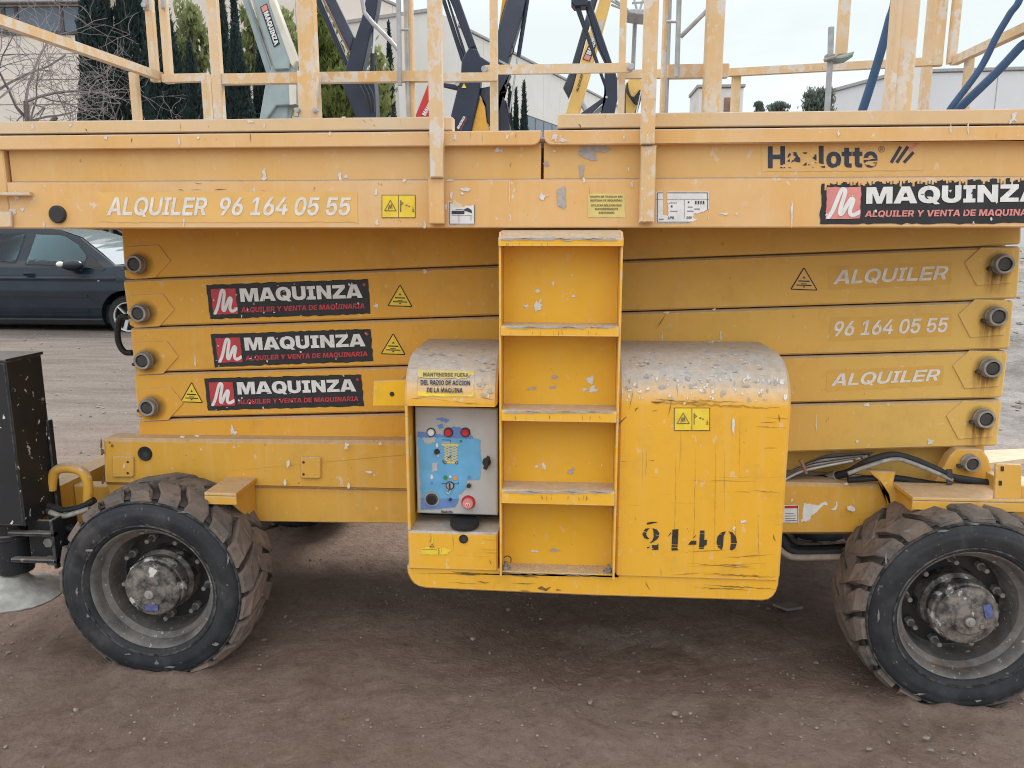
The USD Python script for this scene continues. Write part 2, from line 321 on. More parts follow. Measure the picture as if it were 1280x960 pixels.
def tri_poly(poly):
    v, f = trimesh.creation.triangulate_polygon(poly, engine='earcut')
    return np.asarray(v), np.asarray(f)
def polys(g):
    if g.is_empty: return []
    return [x for x in getattr(g, 'geoms', [g]) if isinstance(x, Polygon) and x.area > 1e-9]
def inset(P, b):
    n = len(P); o = []
    for i in range(n):
        a, c, d = P[i - 1], P[i], P[(i + 1) % n]
        e1 = (c - a) / (np.linalg.norm(c - a) + 1e-12); e2 = (d - c) / (np.linalg.norm(d - c) + 1e-12)
        n1 = np.array([-e1[1], e1[0]]); n2 = np.array([-e2[1], e2[0]])
        o.append(c + (n1 + n2) / max(1 + n1 @ n2, 0.25) * b)
    return np.array(o)
def slab(pts, y0, y1, bev=0.003):
    """a plate: polygon pts in (x, z), from y0 (front) to y1, its edges chamfered by bev"""
    P = np.asarray(pts, float)
    if Polygon(P).exterior.is_ccw is False: P = P[::-1]
    n = len(P); bev = min(bev, (y1 - y0) * 0.45)
    rings = [(inset(P, bev), y0), (P, y0 + bev), (P, y1 - bev), (inset(P, bev), y1)] if bev > 0 else [(P, y0), (P, y1)]
    V = np.vstack([np.column_stack([r[:, 0], np.full(n, y), r[:, 1]]) for r, y in rings]); F = []
    for k in range(len(rings) - 1):
        for i in range(n):
            j = (i + 1) % n; a, b, c, d = k * n + i, k * n + j, (k + 1) * n + j, (k + 1) * n + i
            F += [[a, b, c], [a, c, d]]
    try:
        v, f = tri_poly(Polygon(rings[0][0]))
        if len(v) != n: raise ValueError
        # earcut keeps vertex order up to rotation/reversal: match by position
        idx = [int(np.argmin(((rings[0][0] - q) ** 2).sum(1))) for q in v]
        f = np.array([[idx[a] for a in t] for t in f])
    except Exception:
        f = np.array([[0, i, i + 1] for i in range(1, n - 1)])
    a2 = rings[0][0][f]
    cr = (a2[:, 1, 0] - a2[:, 0, 0]) * (a2[:, 2, 1] - a2[:, 0, 1]) - (a2[:, 1, 1] - a2[:, 0, 1]) * (a2[:, 2, 0] - a2[:, 0, 0])
    f[cr < 0] = f[cr < 0][:, ::-1]
    last = (len(rings) - 1) * n
    F += [list(t) for t in f] + [list(t[::-1] + last) for t in f]
    return trimesh.Trimesh(V, np.array(F), process=False)
def rnd(pts, r, q=4):
    g = Polygon(pts).buffer(-r).buffer(r, quad_segs=q)
    return np.array(g.exterior.coords)[:-1]
def plate(px, Y, depth, bev=0.003, r=0.0):
    pts = np.array([bp(x, y, Y)[[0, 2]] for x, y in px])
    if r: pts = rnd(pts, r)
    return slab(pts, Y, Y + depth, bev)
def bx(x0, x1, y0, y1, z0, z1, bev=0.003):
    return slab([(x0, z0), (x1, z0), (x1, z1), (x0, z1)], y0, y1, bev)
def swap(mesh, M4):
    m = mesh.copy(); m.apply_transform(M4)
    if np.linalg.det(M4[:3, :3]) < 0: m.invert()
    return m
def slab_yz(pts, x0, x1, bev=0.003):
    """plate whose outline pts is given in (y, z), running from x0 to x1"""
    m = slab(pts, x0, x1, bev); v = m.vertices.copy()
    m2 = trimesh.Trimesh(np.column_stack([v[:, 1], v[:, 0], v[:, 2]]), m.faces[:, ::-1], process=False)
    return m2
def beam(p0, p1, w, h, bev=0.003):
    p0, p1 = np.asarray(p0, float), np.asarray(p1, float)
    d = p1 - p0; L = np.linalg.norm(d); d /= L
    up = np.array([0, 0, 1.0]) if abs(d[2]) < 0.9 else np.array([0, 1.0, 0])
    s = np.cross(d, up); s /= np.linalg.norm(s); u = np.cross(s, d)
    m = slab([(-w / 2, -h / 2), (w / 2, -h / 2), (w / 2, h / 2), (-w / 2, h / 2)], 0, L, bev)
    T = np.eye(4); T[:3, 0], T[:3, 1], T[:3, 2], T[:3, 3] = s, d, u, p0
    return swap(m, T)
def smoothline(pts, n=6):
    P = np.asarray(pts, float); Q = np.vstack([2 * P[0] - P[1], P, 2 * P[-1] - P[-2]]); o = []
    for i in range(1, len(Q) - 2):
        a, b, c, d = Q[i - 1:i + 3]
        for t in np.linspace(0, 1, n, endpoint=False):
            o.append(0.5 * (2 * b + (c - a) * t + (2 * a - 5 * b + 4 * c - d) * t * t + (3 * b - a - 3 * c + d) * t ** 3))
    o.append(P[-1]); return np.array(o)
def tube(pts, r, n=10, smooth=0):
    P = smoothline(pts, smooth) if smooth else np.asarray(pts, float)
    R = np.broadcast_to(np.asarray(r, float), (len(P),)) if np.ndim(r) == 0 or len(np.atleast_1d(r)) == len(P) else np.interp(np.linspace(0, 1, len(P)), np.linspace(0, 1, len(r)), r)
    T = np.gradient(P, axis=0); T /= np.linalg.norm(T, axis=1, keepdims=True) + 1e-12
    s = np.cross(T[0], [0.31, 0.2, 0.93]); s /= np.linalg.norm(s); V = []
    a = np.linspace(0, 2 * np.pi, n, endpoint=False)
    for i in range(len(P)):
        s = s - T[i] * (s @ T[i]); s /= np.linalg.norm(s); u = np.cross(T[i], s)
        V.append(P[i] + R[i] * (np.cos(a)[:, None] * s + np.sin(a)[:, None] * u))
    V = np.vstack(V + [P[:1], P[-1:]]); F = []; m = len(P)
    for k in range(m - 1):
        for i in range(n):
            j = (i + 1) % n; F += [[k * n + i, k * n + j, (k + 1) * n + j], [k * n + i, (k + 1) * n + j, (k + 1) * n + i]]
    for i in range(n):
        j = (i + 1) % n; F += [[m * n, j, i], [m * n + 1, (m - 1) * n + i, (m - 1) * n + j]]
    return trimesh.Trimesh(V, np.array(F), process=False)
def lathe(prof, c, n=48):
    """profile of (radius, y) turned about the y axis through c; runs so that its outside faces out"""
    prof = np.asarray(prof, float); a = np.linspace(0, 2 * np.pi, n, endpoint=False); V = []; F = []
    for r, y in prof: V.append(np.column_stack([c[0] + r * np.cos(a), np.full(n, c[1] + y), c[2] + r * np.sin(a)]))
    V = np.vstack(V)
    for k in range(len(prof) - 1):
        for i in range(n):
            j = (i + 1) % n; F += [[k * n + i, k * n + j, (k + 1) * n + j], [k * n + i, (k + 1) * n + j, (k + 1) * n + i]]
    return trimesh.Trimesh(V, np.array(F), process=False)
def rodY(x, z, y0, y1, r, n=20, bev=0.002):
    return lathe([(0.0001, y0), (r - bev, y0), (r, y0 + bev), (r, y1), (0.0001, y1)], (x, 0, z), n)
def hexY(x, z, y0, y1, r): return rodY(x, z, y0, y1, r, 6, 0.0015)
def lathe_z(prof, c, n=32):
    m = lathe(prof, (0, 0, 0), n); v = m.vertices
    return trimesh.Trimesh(np.column_stack([v[:, 0], -v[:, 2], v[:, 1]]) + np.asarray(c), m.faces, process=False)
cat = trimesh.util.concatenate

# ---- lettering and flat print
_fp = glob.glob('/opt/blender-*/*/datafiles/fonts/Inter.woff2')[0]
_tx = {}
def text_poly(s, height, weight=700, slant=0.0, size=90, squeeze=1.0):
    from PIL import Image, ImageDraw, ImageFont
    key = (s, weight, size)
    if key not in _tx:
        f = ImageFont.truetype(_fp, size)
        try: f.set_variation_by_axes([32, weight])
        except Exception: pass
        x0, y0, x1, y1 = f.getbbox(s, anchor='ls')
        im = Image.new('L', (x1 - x0 + 8, y1 - y0 + 8)); ImageDraw.Draw(im).text((4 - x0, 4 - y0), s, 255, font=f, anchor='ls')
        on = np.pad(np.asarray(im) > 127, ((0, 0), (1, 1))).astype(np.int8); d = np.diff(on, axis=1)
        rows, st = np.nonzero(d == 1); en = np.nonzero(d == -1)[1]
        sh = union_all(shapely.box(st, -rows - 1, en, -rows)).buffer(0.7).buffer(-0.7).simplify(0.6 if size > 60 else 0.45)
        _tx[key] = affinity.translate(sh, -4, 4 - y0)
    k = height / (0.727 * size)
    return affinity.affine_transform(_tx[key], [k * squeeze, k * slant, 0, k, 0, 0])
def fit(poly, x0, y0, x1, y1):
    a = poly.bounds
    sx, sy = (x1 - x0) / (a[2] - a[0]), (y1 - y0) / (a[3] - a[1])
    return affinity.affine_transform(poly, [sx, 0, 0, sy, x0 - a[0] * sx, y0 - a[1] * sy])
class Face:
    """a flat print area given by its four corners (tl, tr, br, bl) as seen; local u runs 0..W rightwards, v 0..H upwards"""
    def __init__(self, corners, Y, W, H, surf=None):
        self.c, self.W, self.H = np.asarray(corners, float), W, H
        self.surf = surf or (lambda x, y: bp(x, y, Y))
    def at(self, u, v, off):
        s, t = u / self.W, 1 - v / self.H; tl, tr, br, bl = self.c
        q = (tl * (1 - s) + tr * s) * (1 - t) + (bl * (1 - s) + br * s) * t
        p = self.surf(*q); d = EYE - p
        return p + d / np.linalg.norm(d) * off
    def sheet(self, geom, off=0.0015, fine=0.0):
        V, F, n = [], [], 0
        for g in polys(geom):
            if fine: g = g.segmentize(fine)
            v, f = tri_poly(g)
            w = np.array([self.at(a, b, off) for a, b in v])
            q = w[f]; nn = np.cross(q[:, 1] - q[:, 0], q[:, 2] - q[:, 0]); f = np.array(f)
            flip = (nn @ (EYE - w.mean(0))) < 0; f[flip] = f[flip][:, ::-1]
            V.append(w); F.append(f + n); n += len(w)
        return trimesh.Trimesh(np.vstack(V), np.vstack(F), process=False)
def rectpx(x0, y0, x1, y1): return [(x0, y0), (x1, y0), (x1, y1), (x0, y1)]
rg = random.Random(11); nr = np.random.default_rng(5)
def ragged(poly, amp, step, seed):
    """rough an outline as torn or worn away"""
    r = np.random.default_rng(seed); p = poly.segmentize(step); c = np.array(p.exterior.coords)[:-1]
    c = c + r.normal(0, amp, c.shape); g = Polygon(c).buffer(0)
    return max(polys(g), key=lambda q: q.area)
def blob(cx, cy, rx, ry, seed, n=14, rough=0.35):
    r = np.random.default_rng(seed); a = np.linspace(0, 2 * np.pi, n, endpoint=False)
    k = 1 + rough * r.normal(0, 1, n) * 0.7
    return Polygon(np.column_stack([cx + rx * np.clip(k, .35, 1.8) * np.cos(a), cy + ry * np.clip(k, .35, 1.8) * np.sin(a)])).buffer(0)

# ================================================================ the ground
def ground_z(x, y):
    x, y = np.asarray(x, float), np.asarray(y, float)
    s = lambda t: np.clip(t, 0, 1) ** 2 * (3 - 2 * np.clip(t, 0, 1))
    z = 0.27 * s((y - 2.2) / 5.5) + 0.35 * s((y - 9) / 30)
    z = z + 1.15 * s((x - 2.6) / 3.0) * s((y - 4.0) / 7.0) * (1 - s((y - 16) / 10)) * (1 - s((x - 16) / 8))     # pale gravel bank on the right
    return z
def axis(lo, hi, fine0, fine1, step, grow=1.22):
    a = list(np.arange(fine0, fine1 + step / 2, step)); s = step
    while a[-1] < hi: s *= grow; a.append(a[-1] + s)
    s = step; b = []
    q = fine0
    while q > lo: s *= grow; q -= s; b.append(q)
    return np.array(b[::-1] + a)
gx, gy = axis(-400, 400, -3.0, 2.6, 0.022), axis(-60, 700, -1.75, 1.0, 0.018)
GX, GY = np.meshgrid(gx, gy)
P3 = np.stack([GX, GY, np.zeros_like(GX)], -1)
near = np.exp(-np.maximum(np.hypot(GX, GY) - 3.5, 0) / 3.0)
berm = np.zeros_like(GX)        # soil pressed up around each tyre's foot
for wx in (-1.509, 1.371):
    for wy in (0.0, 1.48):
        dd = np.hypot(np.maximum(abs(GX - wx) - 0.13, 0), np.maximum(abs(GY - wy - 0.14) - 0.14, 0))
        berm += 0.022 * np.exp(-((dd - 0.035) / 0.035) ** 2) * (dd > 0) * (0.5 + meshkit.fbm(P3 * 14, 2, 17))
GZ = ground_z(GX, GY) + berm + near * (0.034 * (meshkit.fbm(P3 * 1.6, 4, 3) - 0.5) + 0.024 * (meshkit.fbm(P3 * 9, 3, 5) - 0.5) + 0.014 * (meshkit.fbm(P3 * 30, 2, 8) - 0.5)) + (1 - near) * 0.10 * (meshkit.fbm(P3 * 0.35, 3, 4) - 0.5)
nx = len(gx); i0 = (np.arange(len(gy) - 1)[:, None] * nx + np.arange(nx - 1)[None, :]).ravel()
GF = np.vstack([np.column_stack([i0, i0 + 1, i0 + nx + 1]), np.column_stack([i0, i0 + nx + 1, i0 + nx])])
tag(obj('ground', (np.column_stack([GX.ravel(), GY.ravel(), GZ.ravel()]), GF), 'yard_soil', smooth=True), 'brown packed soil of the machine yard, paler track behind', 'ground', kind='structure')
# loose grit and pebbles
def pebbles():
    ico = trimesh.creation.icosphere(0); V, F, n = [], [], 0; r = np.random.default_rng(21)
    def add(x, y, s):
        nonlocal n
        v = ico.vertices * (s * r.uniform(0.6, 1.3, 3)) * np.array([1, 1, 0.6]); v = v + r.normal(0, s * 0.12, v.shape)
        V.append(v + [x, y, float(ground_z(x, y)) + s * 0.15]); F.append(ico.faces + n); n += len(v)
    for _ in range(5200):
        x, y = r.uniform(-3, 2.6), r.uniform(-1.7, 1.2)
        add(x, y, r.choice([0.003, 0.0045, 0.0065, 0.011], p=[.56, .31, .115, .015]))
    for cx, cy, sp, k in [(-0.25, -1.06, .16, 130), (0.5, -1.0, .25, 120), (0.95, -1.28, .22, 150), (0.62, -0.55, .2, 220), (0.75, -0.62, .18, 160), (-1.6, -1.1, .4, 90), (0.05, -1.35, .5, 160), (1.2, -1.1, .3, 90)]:
        for _ in range(k): add(r.normal(cx, sp), r.normal(cy, sp * 0.45), r.choice([0.003, 0.0045, 0.007], p=[.5, .35, .15]))
    for _ in range(900):
        x, y = r.uniform(-12, -1.5), r.uniform(1.0, 8); add(x, y, r.uniform(0.006, 0.02))
    for _ in range(1500):
        x, y = r.uniform(1.6, 9), r.uniform(1.5, 12); add(x, y, r.uniform(0.008, 0.04))
    return trimesh.Trimesh(np.vstack(V), np.vstack(F), process=False)
tag(obj('pebbles', pebbles(), 'pebble'), 'loose grit and small pebbles strewn over the soil', 'gravel', kind='stuff')
q = bp(985, 758, 0.0); q = bz(985, 758, 0.012)
m = slab([(-.055, -.03), (.05, -.035), (.06, .025), (-.03, .04)], -0.006, 0.006, 0.001); m.apply_transform(trimesh.transformations.euler_matrix(math.radians(84), 0.05, 0.3)); m.apply_translation(q)
tag(obj('cardboard_scrap', m, 'cardboard'), 'flat grey scrap of card on the soil by the right front tyre', 'scrap')

# ================================================================ buildings
def along(p, th, s): return np.array([p[0] + math.sin(th) * s, p[1] + math.cos(th) * s])
def wall_hit(px, py, p0, th):
    """where the sight line of a photo point meets the vertical wall through p0 running towards bearing th: (distance along, height)"""
    d = ray(px, py); n = np.array([math.cos(th), -math.sin(th)])
    t = ((p0 - EYE[:2]) @ n) / (d[:2] @ n); q = EYE + d * t
    return (q[:2] - p0) @ np.array([math.sin(th), math.cos(th)]), q[2]
def wall_frame(mesh, p0, th):
    """mesh built with x along the wall, y into it, z up -> world"""
    T = np.eye(4); T[:3, 0] = [math.sin(th), math.cos(th), 0]; T[:3, 1] = [-math.cos(th), math.sin(th), 0]; T[:3, 3] = [p0[0], p0[1], 0]
    return swap(mesh, T)
# cream office block, far left: its face roughly square to the view
p0 = bp(-190, 150, 27)[:2]; TH = math.radians(88)
off = thing('office_building', 'cream panelled office block with a dark window band behind the bare tree', 'building')
S = lambda px, py: wall_hit(px, py, p0, TH)
sL, sR = 0.0, S(122, 100)[0]; zg = 0.0
zb, zt = S(70, 41)[1], S(70, 8)[1]; ztop = zt + 1.4
levels = [zg - 0.3, S(60, 150)[1] - 0.75, S(60, 131)[1], S(60, 100)[1], S(60, 68)[1], zb]
def tw(m): return wall_frame(m, p0, TH)
obj('wall', [tw(bx(sL, sR, -0.0, 9.0, zg - 0.3, ztop + 2.5, 0))], 'cream_wall', off)
for k in range(len(levels) - 1):
    for a in np.arange(sL, sR - 0.3, 2.75):
        obj('wall_panel', tw(bx(a + 0.012, min(a + 2.738, sR), -0.06, 0.002, levels[k] + 0.012, levels[k + 1] - 0.012, 0.008)), 'cream_wall', off)
xs = [S(x, 25)[0] for x in (-120, -58, 6, 22, 78, 108)]
fr = obj('window_band', [tw(bx(xs[0], xs[-1], -0.02, 0.05, zb, zt, 0)), tw(bx(xs[0] - .1, xs[-1] + .1, -0.12, 0.05, zb - 0.09, zb, .01))] + [tw(bx(x - 0.07, x + 0.07, -0.07, 0.03, zb, zt, .01)) for x in xs], 'window_frame_dark', off)
for a, b in zip(xs[:-1], xs[1:]): obj('pane', tw(bx(a + 0.075, b - 0.075, -0.035, -0.022, zb + 0.04, zt - 0.04, 0)), 'window_glass', fr)
obj('cornice', tw(bx(sL - .1, sR + .15, -0.35, 0.01, zt + 0.06, zt + 0.5, .03)), 'roof_trim', off)

# long pale warehouses behind
def warehouse(name, label, p0, th, s0, s1, zt, mat_, depth, panel=2.4, doors=()):
    t = thing(name, label, 'building')
    F_ = lambda m: wall_frame(m, p0, th)
    obj('wall', F_(bx(s0, s1, 0.0, depth, -0.4, zt, 0)), mat_, t)
    k = 0
    for a in np.arange(s0, s1 - 0.2, panel):
        b = min(a + panel, s1)
        for z0, z1 in ((0.0, zt * 0.52), (zt * 0.52, zt - 0.02)):
            obj('wall_panel', F_(bx(a + 0.015, b - 0.015, -0.05, 0.002, z0 + 0.012, z1 - 0.012, 0.008)), mat_, t)
    obj('roof_trim', F_(bx(s0 - .06, s1 + .06, -0.12, depth + .05, zt, zt + 0.14, .02)), 'roof_trim', t)
    for a, b, z0, z1 in doors:
        w = obj('window', F_(bx(a, b, -0.07, -0.051, z0, z1, 0)), 'window_frame_dark', t)
        for q in np.linspace(a, b, 5)[:-1]: obj('pane', F_(bx(q + .06, q + (b - a) / 4 - .06, -0.085, -0.071, z0 + .07, z1 - .07, 0)), 'window_glass', w)
    return t
th1 = math.radians(24.5)
p1 = bp(205, 100, 27.5)[:2]
zt1 = wall_hit(478, 1, p1, th1)[1]
warehouse('warehouse', 'tall cream warehouse rising behind the cypresses and grey boom', p1, th1, 0, wall_hit(498, 60, p1, th1)[0], zt1, 'cream_wall', 14)
th2 = math.radians(21)
p2 = bp(541, 60, 34)[:2]
zt2 = wall_hit(552, 23, p2, th2)[1]
sA, zA = wall_hit(656, 143, p2, th2); sB, zB = wall_hit(698, 160, p2, th2)
w2 = warehouse('warehouse', 'long pale grey warehouse sloping away behind the dark booms', p2, th2, -0.3, wall_hit(800, 150, p2, th2)[0], zt2, 'warehouse_wall', 12, 2.6, [(sA, sB, 0.9, zA)])
p2b = bp(497, 60, 33.9)[:2]
obj('end_wall', wall_frame(bx(0, 2.7, 0, 0.3, -0.3, bp(515, 20, 34)[2], 0.01), p2b, math.radians(86)), 'warehouse_wall', w2)
# grey industrial unit, right
p3 = bp(1149, 90, 33)[:2]
zt3 = bp(1165, 91, 33)[2]
w3 = warehouse('industrial_unit', 'pale grey industrial unit with flat roof, right background', p3, math.radians(93), 0, 26, zt3, 'grey_wall', 10, 3.1)
th4 = math.radians(-21); p4 = bp(1146, 90, 33)[:2]
w4 = thing('side_shed', 'low grey shed whose roof line drops leftwards beside the grey unit', 'building')
sE = wall_hit(1040, 128, p4, th4)[0]; F4 = lambda m: wall_frame(m, p4, th4)
zt4 = wall_hit(1117, 97, p4, th4)[1]
for a in np.arange(0, sE, 2.6):
    obj('wall_panel', F4(bx(a + .015, min(a + 2.58, sE), 0, .25, -0.3, zt4, 0.01)), 'grey_wall', w4)
obj('roof_trim', F4(bx(-.05, sE + .05, -.08, .33, zt4, zt4 + .16, .02)), 'roof_trim', w4)
obj('corner_column', bx(p3[0] - .45, p3[0] - .05, p3[1] - .4, p3[1], -0.3, zt3 + .25, .02), 'warehouse_wall', w3)
# weathered tank block
tk = thing('water_tank', 'off-white block tank with a brown stain beyond the right posts', 'tank')
a, b = bp(901, 140, 17), bp(930, 109, 17)
obj('tank_body', bx(a[0] - .55, b[0], 17, 18.3, -0.2, b[2], .03), 'weathered_tank', tk)
obj('rusty_hatch', bx(X(905, 130, 17), X(919, 130, 17), 16.97, 17.001, Z(910, 139, 17), Z(910, 122, 17), .005), 'rust_brown', tk)
obj('tank_rim', bx(a[0] - .58, b[0] + .03, 16.96, 18.34, b[2] + .002, b[2] + .07, .01), 'roof_trim', tk)

# ================================================================ trees
def blades(c, n, size, seed, dirs=None, elong=2.2):
    """n small leaf faces at the centres c"""
    r = np.random.default_rng(seed); c = np.asarray(c)
    d = r.normal(0, 1, (len(c), 3)) if dirs is None else dirs + r.normal(0, 0.35, (len(c), 3))
    d /= np.linalg.norm(d, axis=1, keepdims=True)
    s = np.cross(d, r.normal(0, 1, (len(c), 3))); s /= np.linalg.norm(s, axis=1, keepdims=True)
    k = (size * r.uniform(0.6, 1.4, len(c)))[:, None]
    V = np.stack([c - s * k * 0.5, c + d * k * elong * 0.5 - s * 0, c + s * k * 0.5, c - d * k * elong * 0.5], 1).reshape(-1, 3)
    i = np.arange(len(c))[:, None] * 4
    return trimesh.Trimesh(V, np.vstack([i + [0, 3, 2], i + [0, 2, 1]]), process=False)
def cypress(px, py_top, width_px, Y, label, n=5200, seed=0):
    r = np.random.default_rng(seed); base = bp(px, 150, Y); zg = float(ground_z(base[0], base[1]))
    H = bp(px, py_top, Y)[2] - zg; R = width_px / FPX * (Y + 2.5) / 2
    t = thing('cypress_tree', label, 'tree', None)
    obj('trunk', tube([(base[0], Y, zg - .1), (base[0], Y, zg + H * 0.8)], [0.13, 0.03], 7), 'bark', t)
    u = r.beta(1.1, 1.25, n); a = r.uniform(0, 2 * np.pi, n)
    prof = np.interp(u, [0, 0.06, 0.25, 0.55, 0.8, 1], [0.55, 0.85, 1.0, 0.85, 0.5, 0.03])
    lump = 0.62 + 0.75 * meshkit.fbm(np.column_stack([np.cos(a) * 1.6 + seed, np.sin(a) * 1.6, u * 7]), 3, seed)
    rad = R * prof * lump * np.sqrt(r.uniform(0.35, 1, n))
    n = len(a); c = np.column_stack([base[0] + rad * np.cos(a), Y + rad * np.sin(a), zg + 0.15 + u * H])
    d = np.column_stack([np.cos(a) * 0.25, np.sin(a) * 0.25, np.ones(n)])
    obj('crown', blades(c, n, 0.035 + R * 0.028, seed + 1, d, 4.6), 'cypress_leaf', t)
def leafy_tree(px, py_top, py_low, width_px, Y, m, label, n=3500, seed=0, size=0.07, clumps=26):
    r = np.random.default_rng(seed); base = bp(px, 150, Y); zg = float(ground_z(base[0], base[1])); k = (Y + 2.5) / FPX
    z1, z0 = bp(px, py_top, Y)[2], bp(px, py_low, Y)[2]; R = width_px * k / 2
    t = thing('leafy_tree', label, 'tree')
    top = np.array([base[0], Y, z0 * 0.4 + z1 * 0.6])
    mm = [tube([(base[0], Y, zg - .1), (base[0] + .05, Y, zg + (z0 - zg) * 0.6), top], [0.12, 0.08, 0.03], 7)]
    C = []
    for i in range(clumps):
        a = r.uniform(0, 2 * np.pi); q = r.uniform(0, 1); rr = R * math.sqrt(r.uniform(0.05, 1)) * (1 - 0.55 * abs(2 * q - 0.9))
        c = np.array([base[0] + rr * math.cos(a), Y + rr * math.sin(a), z0 + (z1 - z0) * q])
        mm.append(tube([(base[0], Y, min(c[2] * 0.6 + zg * .4, top[2])), (c + top) / 2 * [1, 1, 1], c], [0.03, 0.02, 0.008], 5))
        C.append(c + r.normal(0, 1, (n // clumps, 3)) * [R * 0.22, R * 0.22, (z1 - z0) * 0.085])
    obj('trunk', mm, 'bark', t)
    C = np.vstack(C); obj('crown', blades(C, len(C), size, seed + 1, np.tile([0, 0, -0.8], (len(C), 1)), 3.0), m, t)
for k, (px, top, w, Y, lab) in enumerate([
        (132, -75, 66, 20.5, 'broad tall dark cypress right against the cream office corner'),
        (176, -60, 70, 21.0, 'tall dark cypress directly behind the paired narrow rail posts at left'),
        (212, -12, 62, 20.0, 'dark cypress with its tip just right of the paired narrow rail posts'),
        (243, 62, 42, 19.0, 'shorter dark cypress under a pale leafy top, left of the spattered post'),
        (282, -55, 34, 21.5, 'narrow tall cypress right of the spattered rail post'),
        (301, -30, 26, 22.5, 'slimmest tall cypress close beside the grey boom'),
        (300, 40, 48, 19.2, 'low broad cypress in front of the slim ones beside the grey boom'),
        (333, 44, 44, 20.3, 'low dark cypress half hidden behind the grey boom'),
        (489, 32, 17, 24.0, 'small thin cypress beside the grey steel tubes'),
        (478, 96, 40, 22.0, 'low dark cypress right of the first navy boom'),
        (548, 128, 14, 24.0, 'tiny cypress left of the second navy boom'),
        (637, 112, 15, 24.5, 'leftmost of the three small cypresses against the long warehouse'),
        (645, 116, 14, 25.2, 'middle of the three small cypresses against the long warehouse'),
        (655, 107, 16, 24.6, 'rightmost and tallest of the three small cypresses against the long warehouse')]):
    cypress(px, top, w, Y, lab, 15000 if w > 30 else 4200, 40 + k)
leafy_tree(243, 8, 100, 46, 24.5, 'pale_leaf', 'pale green thin tree between the dark cypresses', 1500, 3, 0.10, 22)
leafy_tree(322, 18, 90, 34, 24, 'pale_leaf', 'pale yellowish tree behind the slim cypresses and the grey boom', 1100, 5, 0.10, 16)
leafy_tree(362, 18, 120, 40, 23, 'pale_leaf', 'pale tree between the grey boom and thick rail post', 1400, 4, 0.10, 20)
leafy_tree(408, 25, 150, 60, 18.5, 'olive_leaf', 'drooping olive-green tree behind the first navy boom', 4200, 7, 0.075, 34)
leafy_tree(440, 95, 160, 70, 16.5, 'olive_leaf', 'low bushy green tree under the first navy boom', 3000, 8, 0.07, 26)
leafy_tree(470, 60, 150, 34, 21, 'pale_leaf', 'wispy pale tree against the cream wall right of the first navy boom', 800, 9, 0.09, 18)
leafy_tree(948, 130, 141, 12, 30, 'far_leaf', 'small far bush left of the far palm, above the toe board', 500, 10, 0.06, 10)
leafy_tree(972, 130, 140, 24, 31, 'far_leaf', 'far palm-like tuft above the right toe board', 700, 12, 0.07, 12)
leafy_tree(1022, 112, 142, 34, 26, 'far_leaf', 'grey-green bush left of the low grey shed', 2600, 13, 0.06, 22)
# bare tree at far left
def bare_tree(px, Y, label, seed, L0=3.9, R0=0.19, rmin=0.0065):
    r = np.random.default_rng(seed); b = bp(px, 150, Y); zg = float(ground_z(b[0], Y))
    t = thing('bare_tree', label, 'tree'); tr, tw_ = [], []
    def grow(p, d, L, rad, lev):
        pts = [p]; q, dd = p.copy(), d.copy(); n = 5
        for i in range(n):
            dd = dd + r.normal(0, 0.06 if lev == 0 else 0.17, 3) + [0, 0, 0.03 if lev < 2 else -0.02]; dd /= np.linalg.norm(dd); q = q + dd * L / n; pts.append(q.copy())
        rr = np.linspace(rad, max(rad * 0.55, rmin * .8), len(pts))
        (tr if lev < 2 else tw_).append(tube(np.array(pts), rr, 6 if lev < 2 else 4 if lev < 4 else 3))
        if lev >= 5: return
        for _ in range([5, 4, 3, 3, 3][lev]):
            i = r.integers(1 if lev else 3, n + 1); ax = r.normal(0, 1, 3); nd = dd * 0.55 + ax / np.linalg.norm(ax) * 0.8 + [0.0, 0, 0.12]
            grow(pts[i], nd / np.linalg.norm(nd), L * r.uniform(0.55, 0.8), max(rr[i] * 0.62, rmin), lev + 1)
    grow(np.array([b[0], Y, zg - .1]), np.array([0.02, 0.0, 1.0]), L0, R0, 0)
    obj('trunk', tr, 'bark', t); obj('twigs', tw_, 'twig', t, kind='stuff')
bare_tree(-75, 12.0, 'leafless grey tree with a tangle of twigs before the cream office', 6)
bare_tree(118, 15.5, 'small leafless bush of thin twigs in front of the dark cypress', 16, 3.0, 0.07, 0.005)

# ================================================================ other machines in the yard
def carrier(t, x, y, m, w=2.0, L=3.0, h=1.0):
    """the low wheeled carriage the boom stands on"""
    z = float(ground_z(x, y))
    obj('carriage', slab_yz([(y - .75, z + .55), (y + .75, z + .55), (y + .75, z + h), (y + .4, z + h + .25), (y - .4, z + h + .25), (y - .75, z + h)], x - L / 2, x + L / 2, .03), m, t)
    for sx in (-1, 1):
        for sy in (-1, 1):
            yy = y + sy * .85
            w_ = obj('wheel', lathe([(0.001, -.16), (.22, -.16), (.25, -.12), (.40, -.15), (.44, -.1), (.44, .1), (.40, .15), (0.001, .15)], (x + sx * L * .34, yy, z + .44), 28), 'black_rubber', t)
def poly_part(name, px, Y, d, m, t, bev=.015): return obj(name, plate(px, Y, d, bev), m, t)
def prints(name, t, corners, Y, W, H, text, m_text, weight=800, m_bg=None, pad=0.14, slant=0.0, logo=None):
    f = Face(corners, Y, W, H); par = t
    if m_bg: par = obj(name, f.sheet(sbox(0, 0, W, H), .004), m_bg, t)
    x0 = W * .04
    if logo:
        obj('logo', f.sheet(sbox(H * .12, H * .12, H * .88, H * .88), .008), logo, par); x0 = H * 1.0
    obj('lettering', f.sheet(fit(text_poly(text, 1, weight, slant, 60), x0, H * pad, W * .97, H * (1 - pad)), .010), m_text, par)
    return par
Yg = 10.2
t = thing('boom_lift', 'grey-green articulated boom lift with a black and white banner along its arm', 'boom lift')
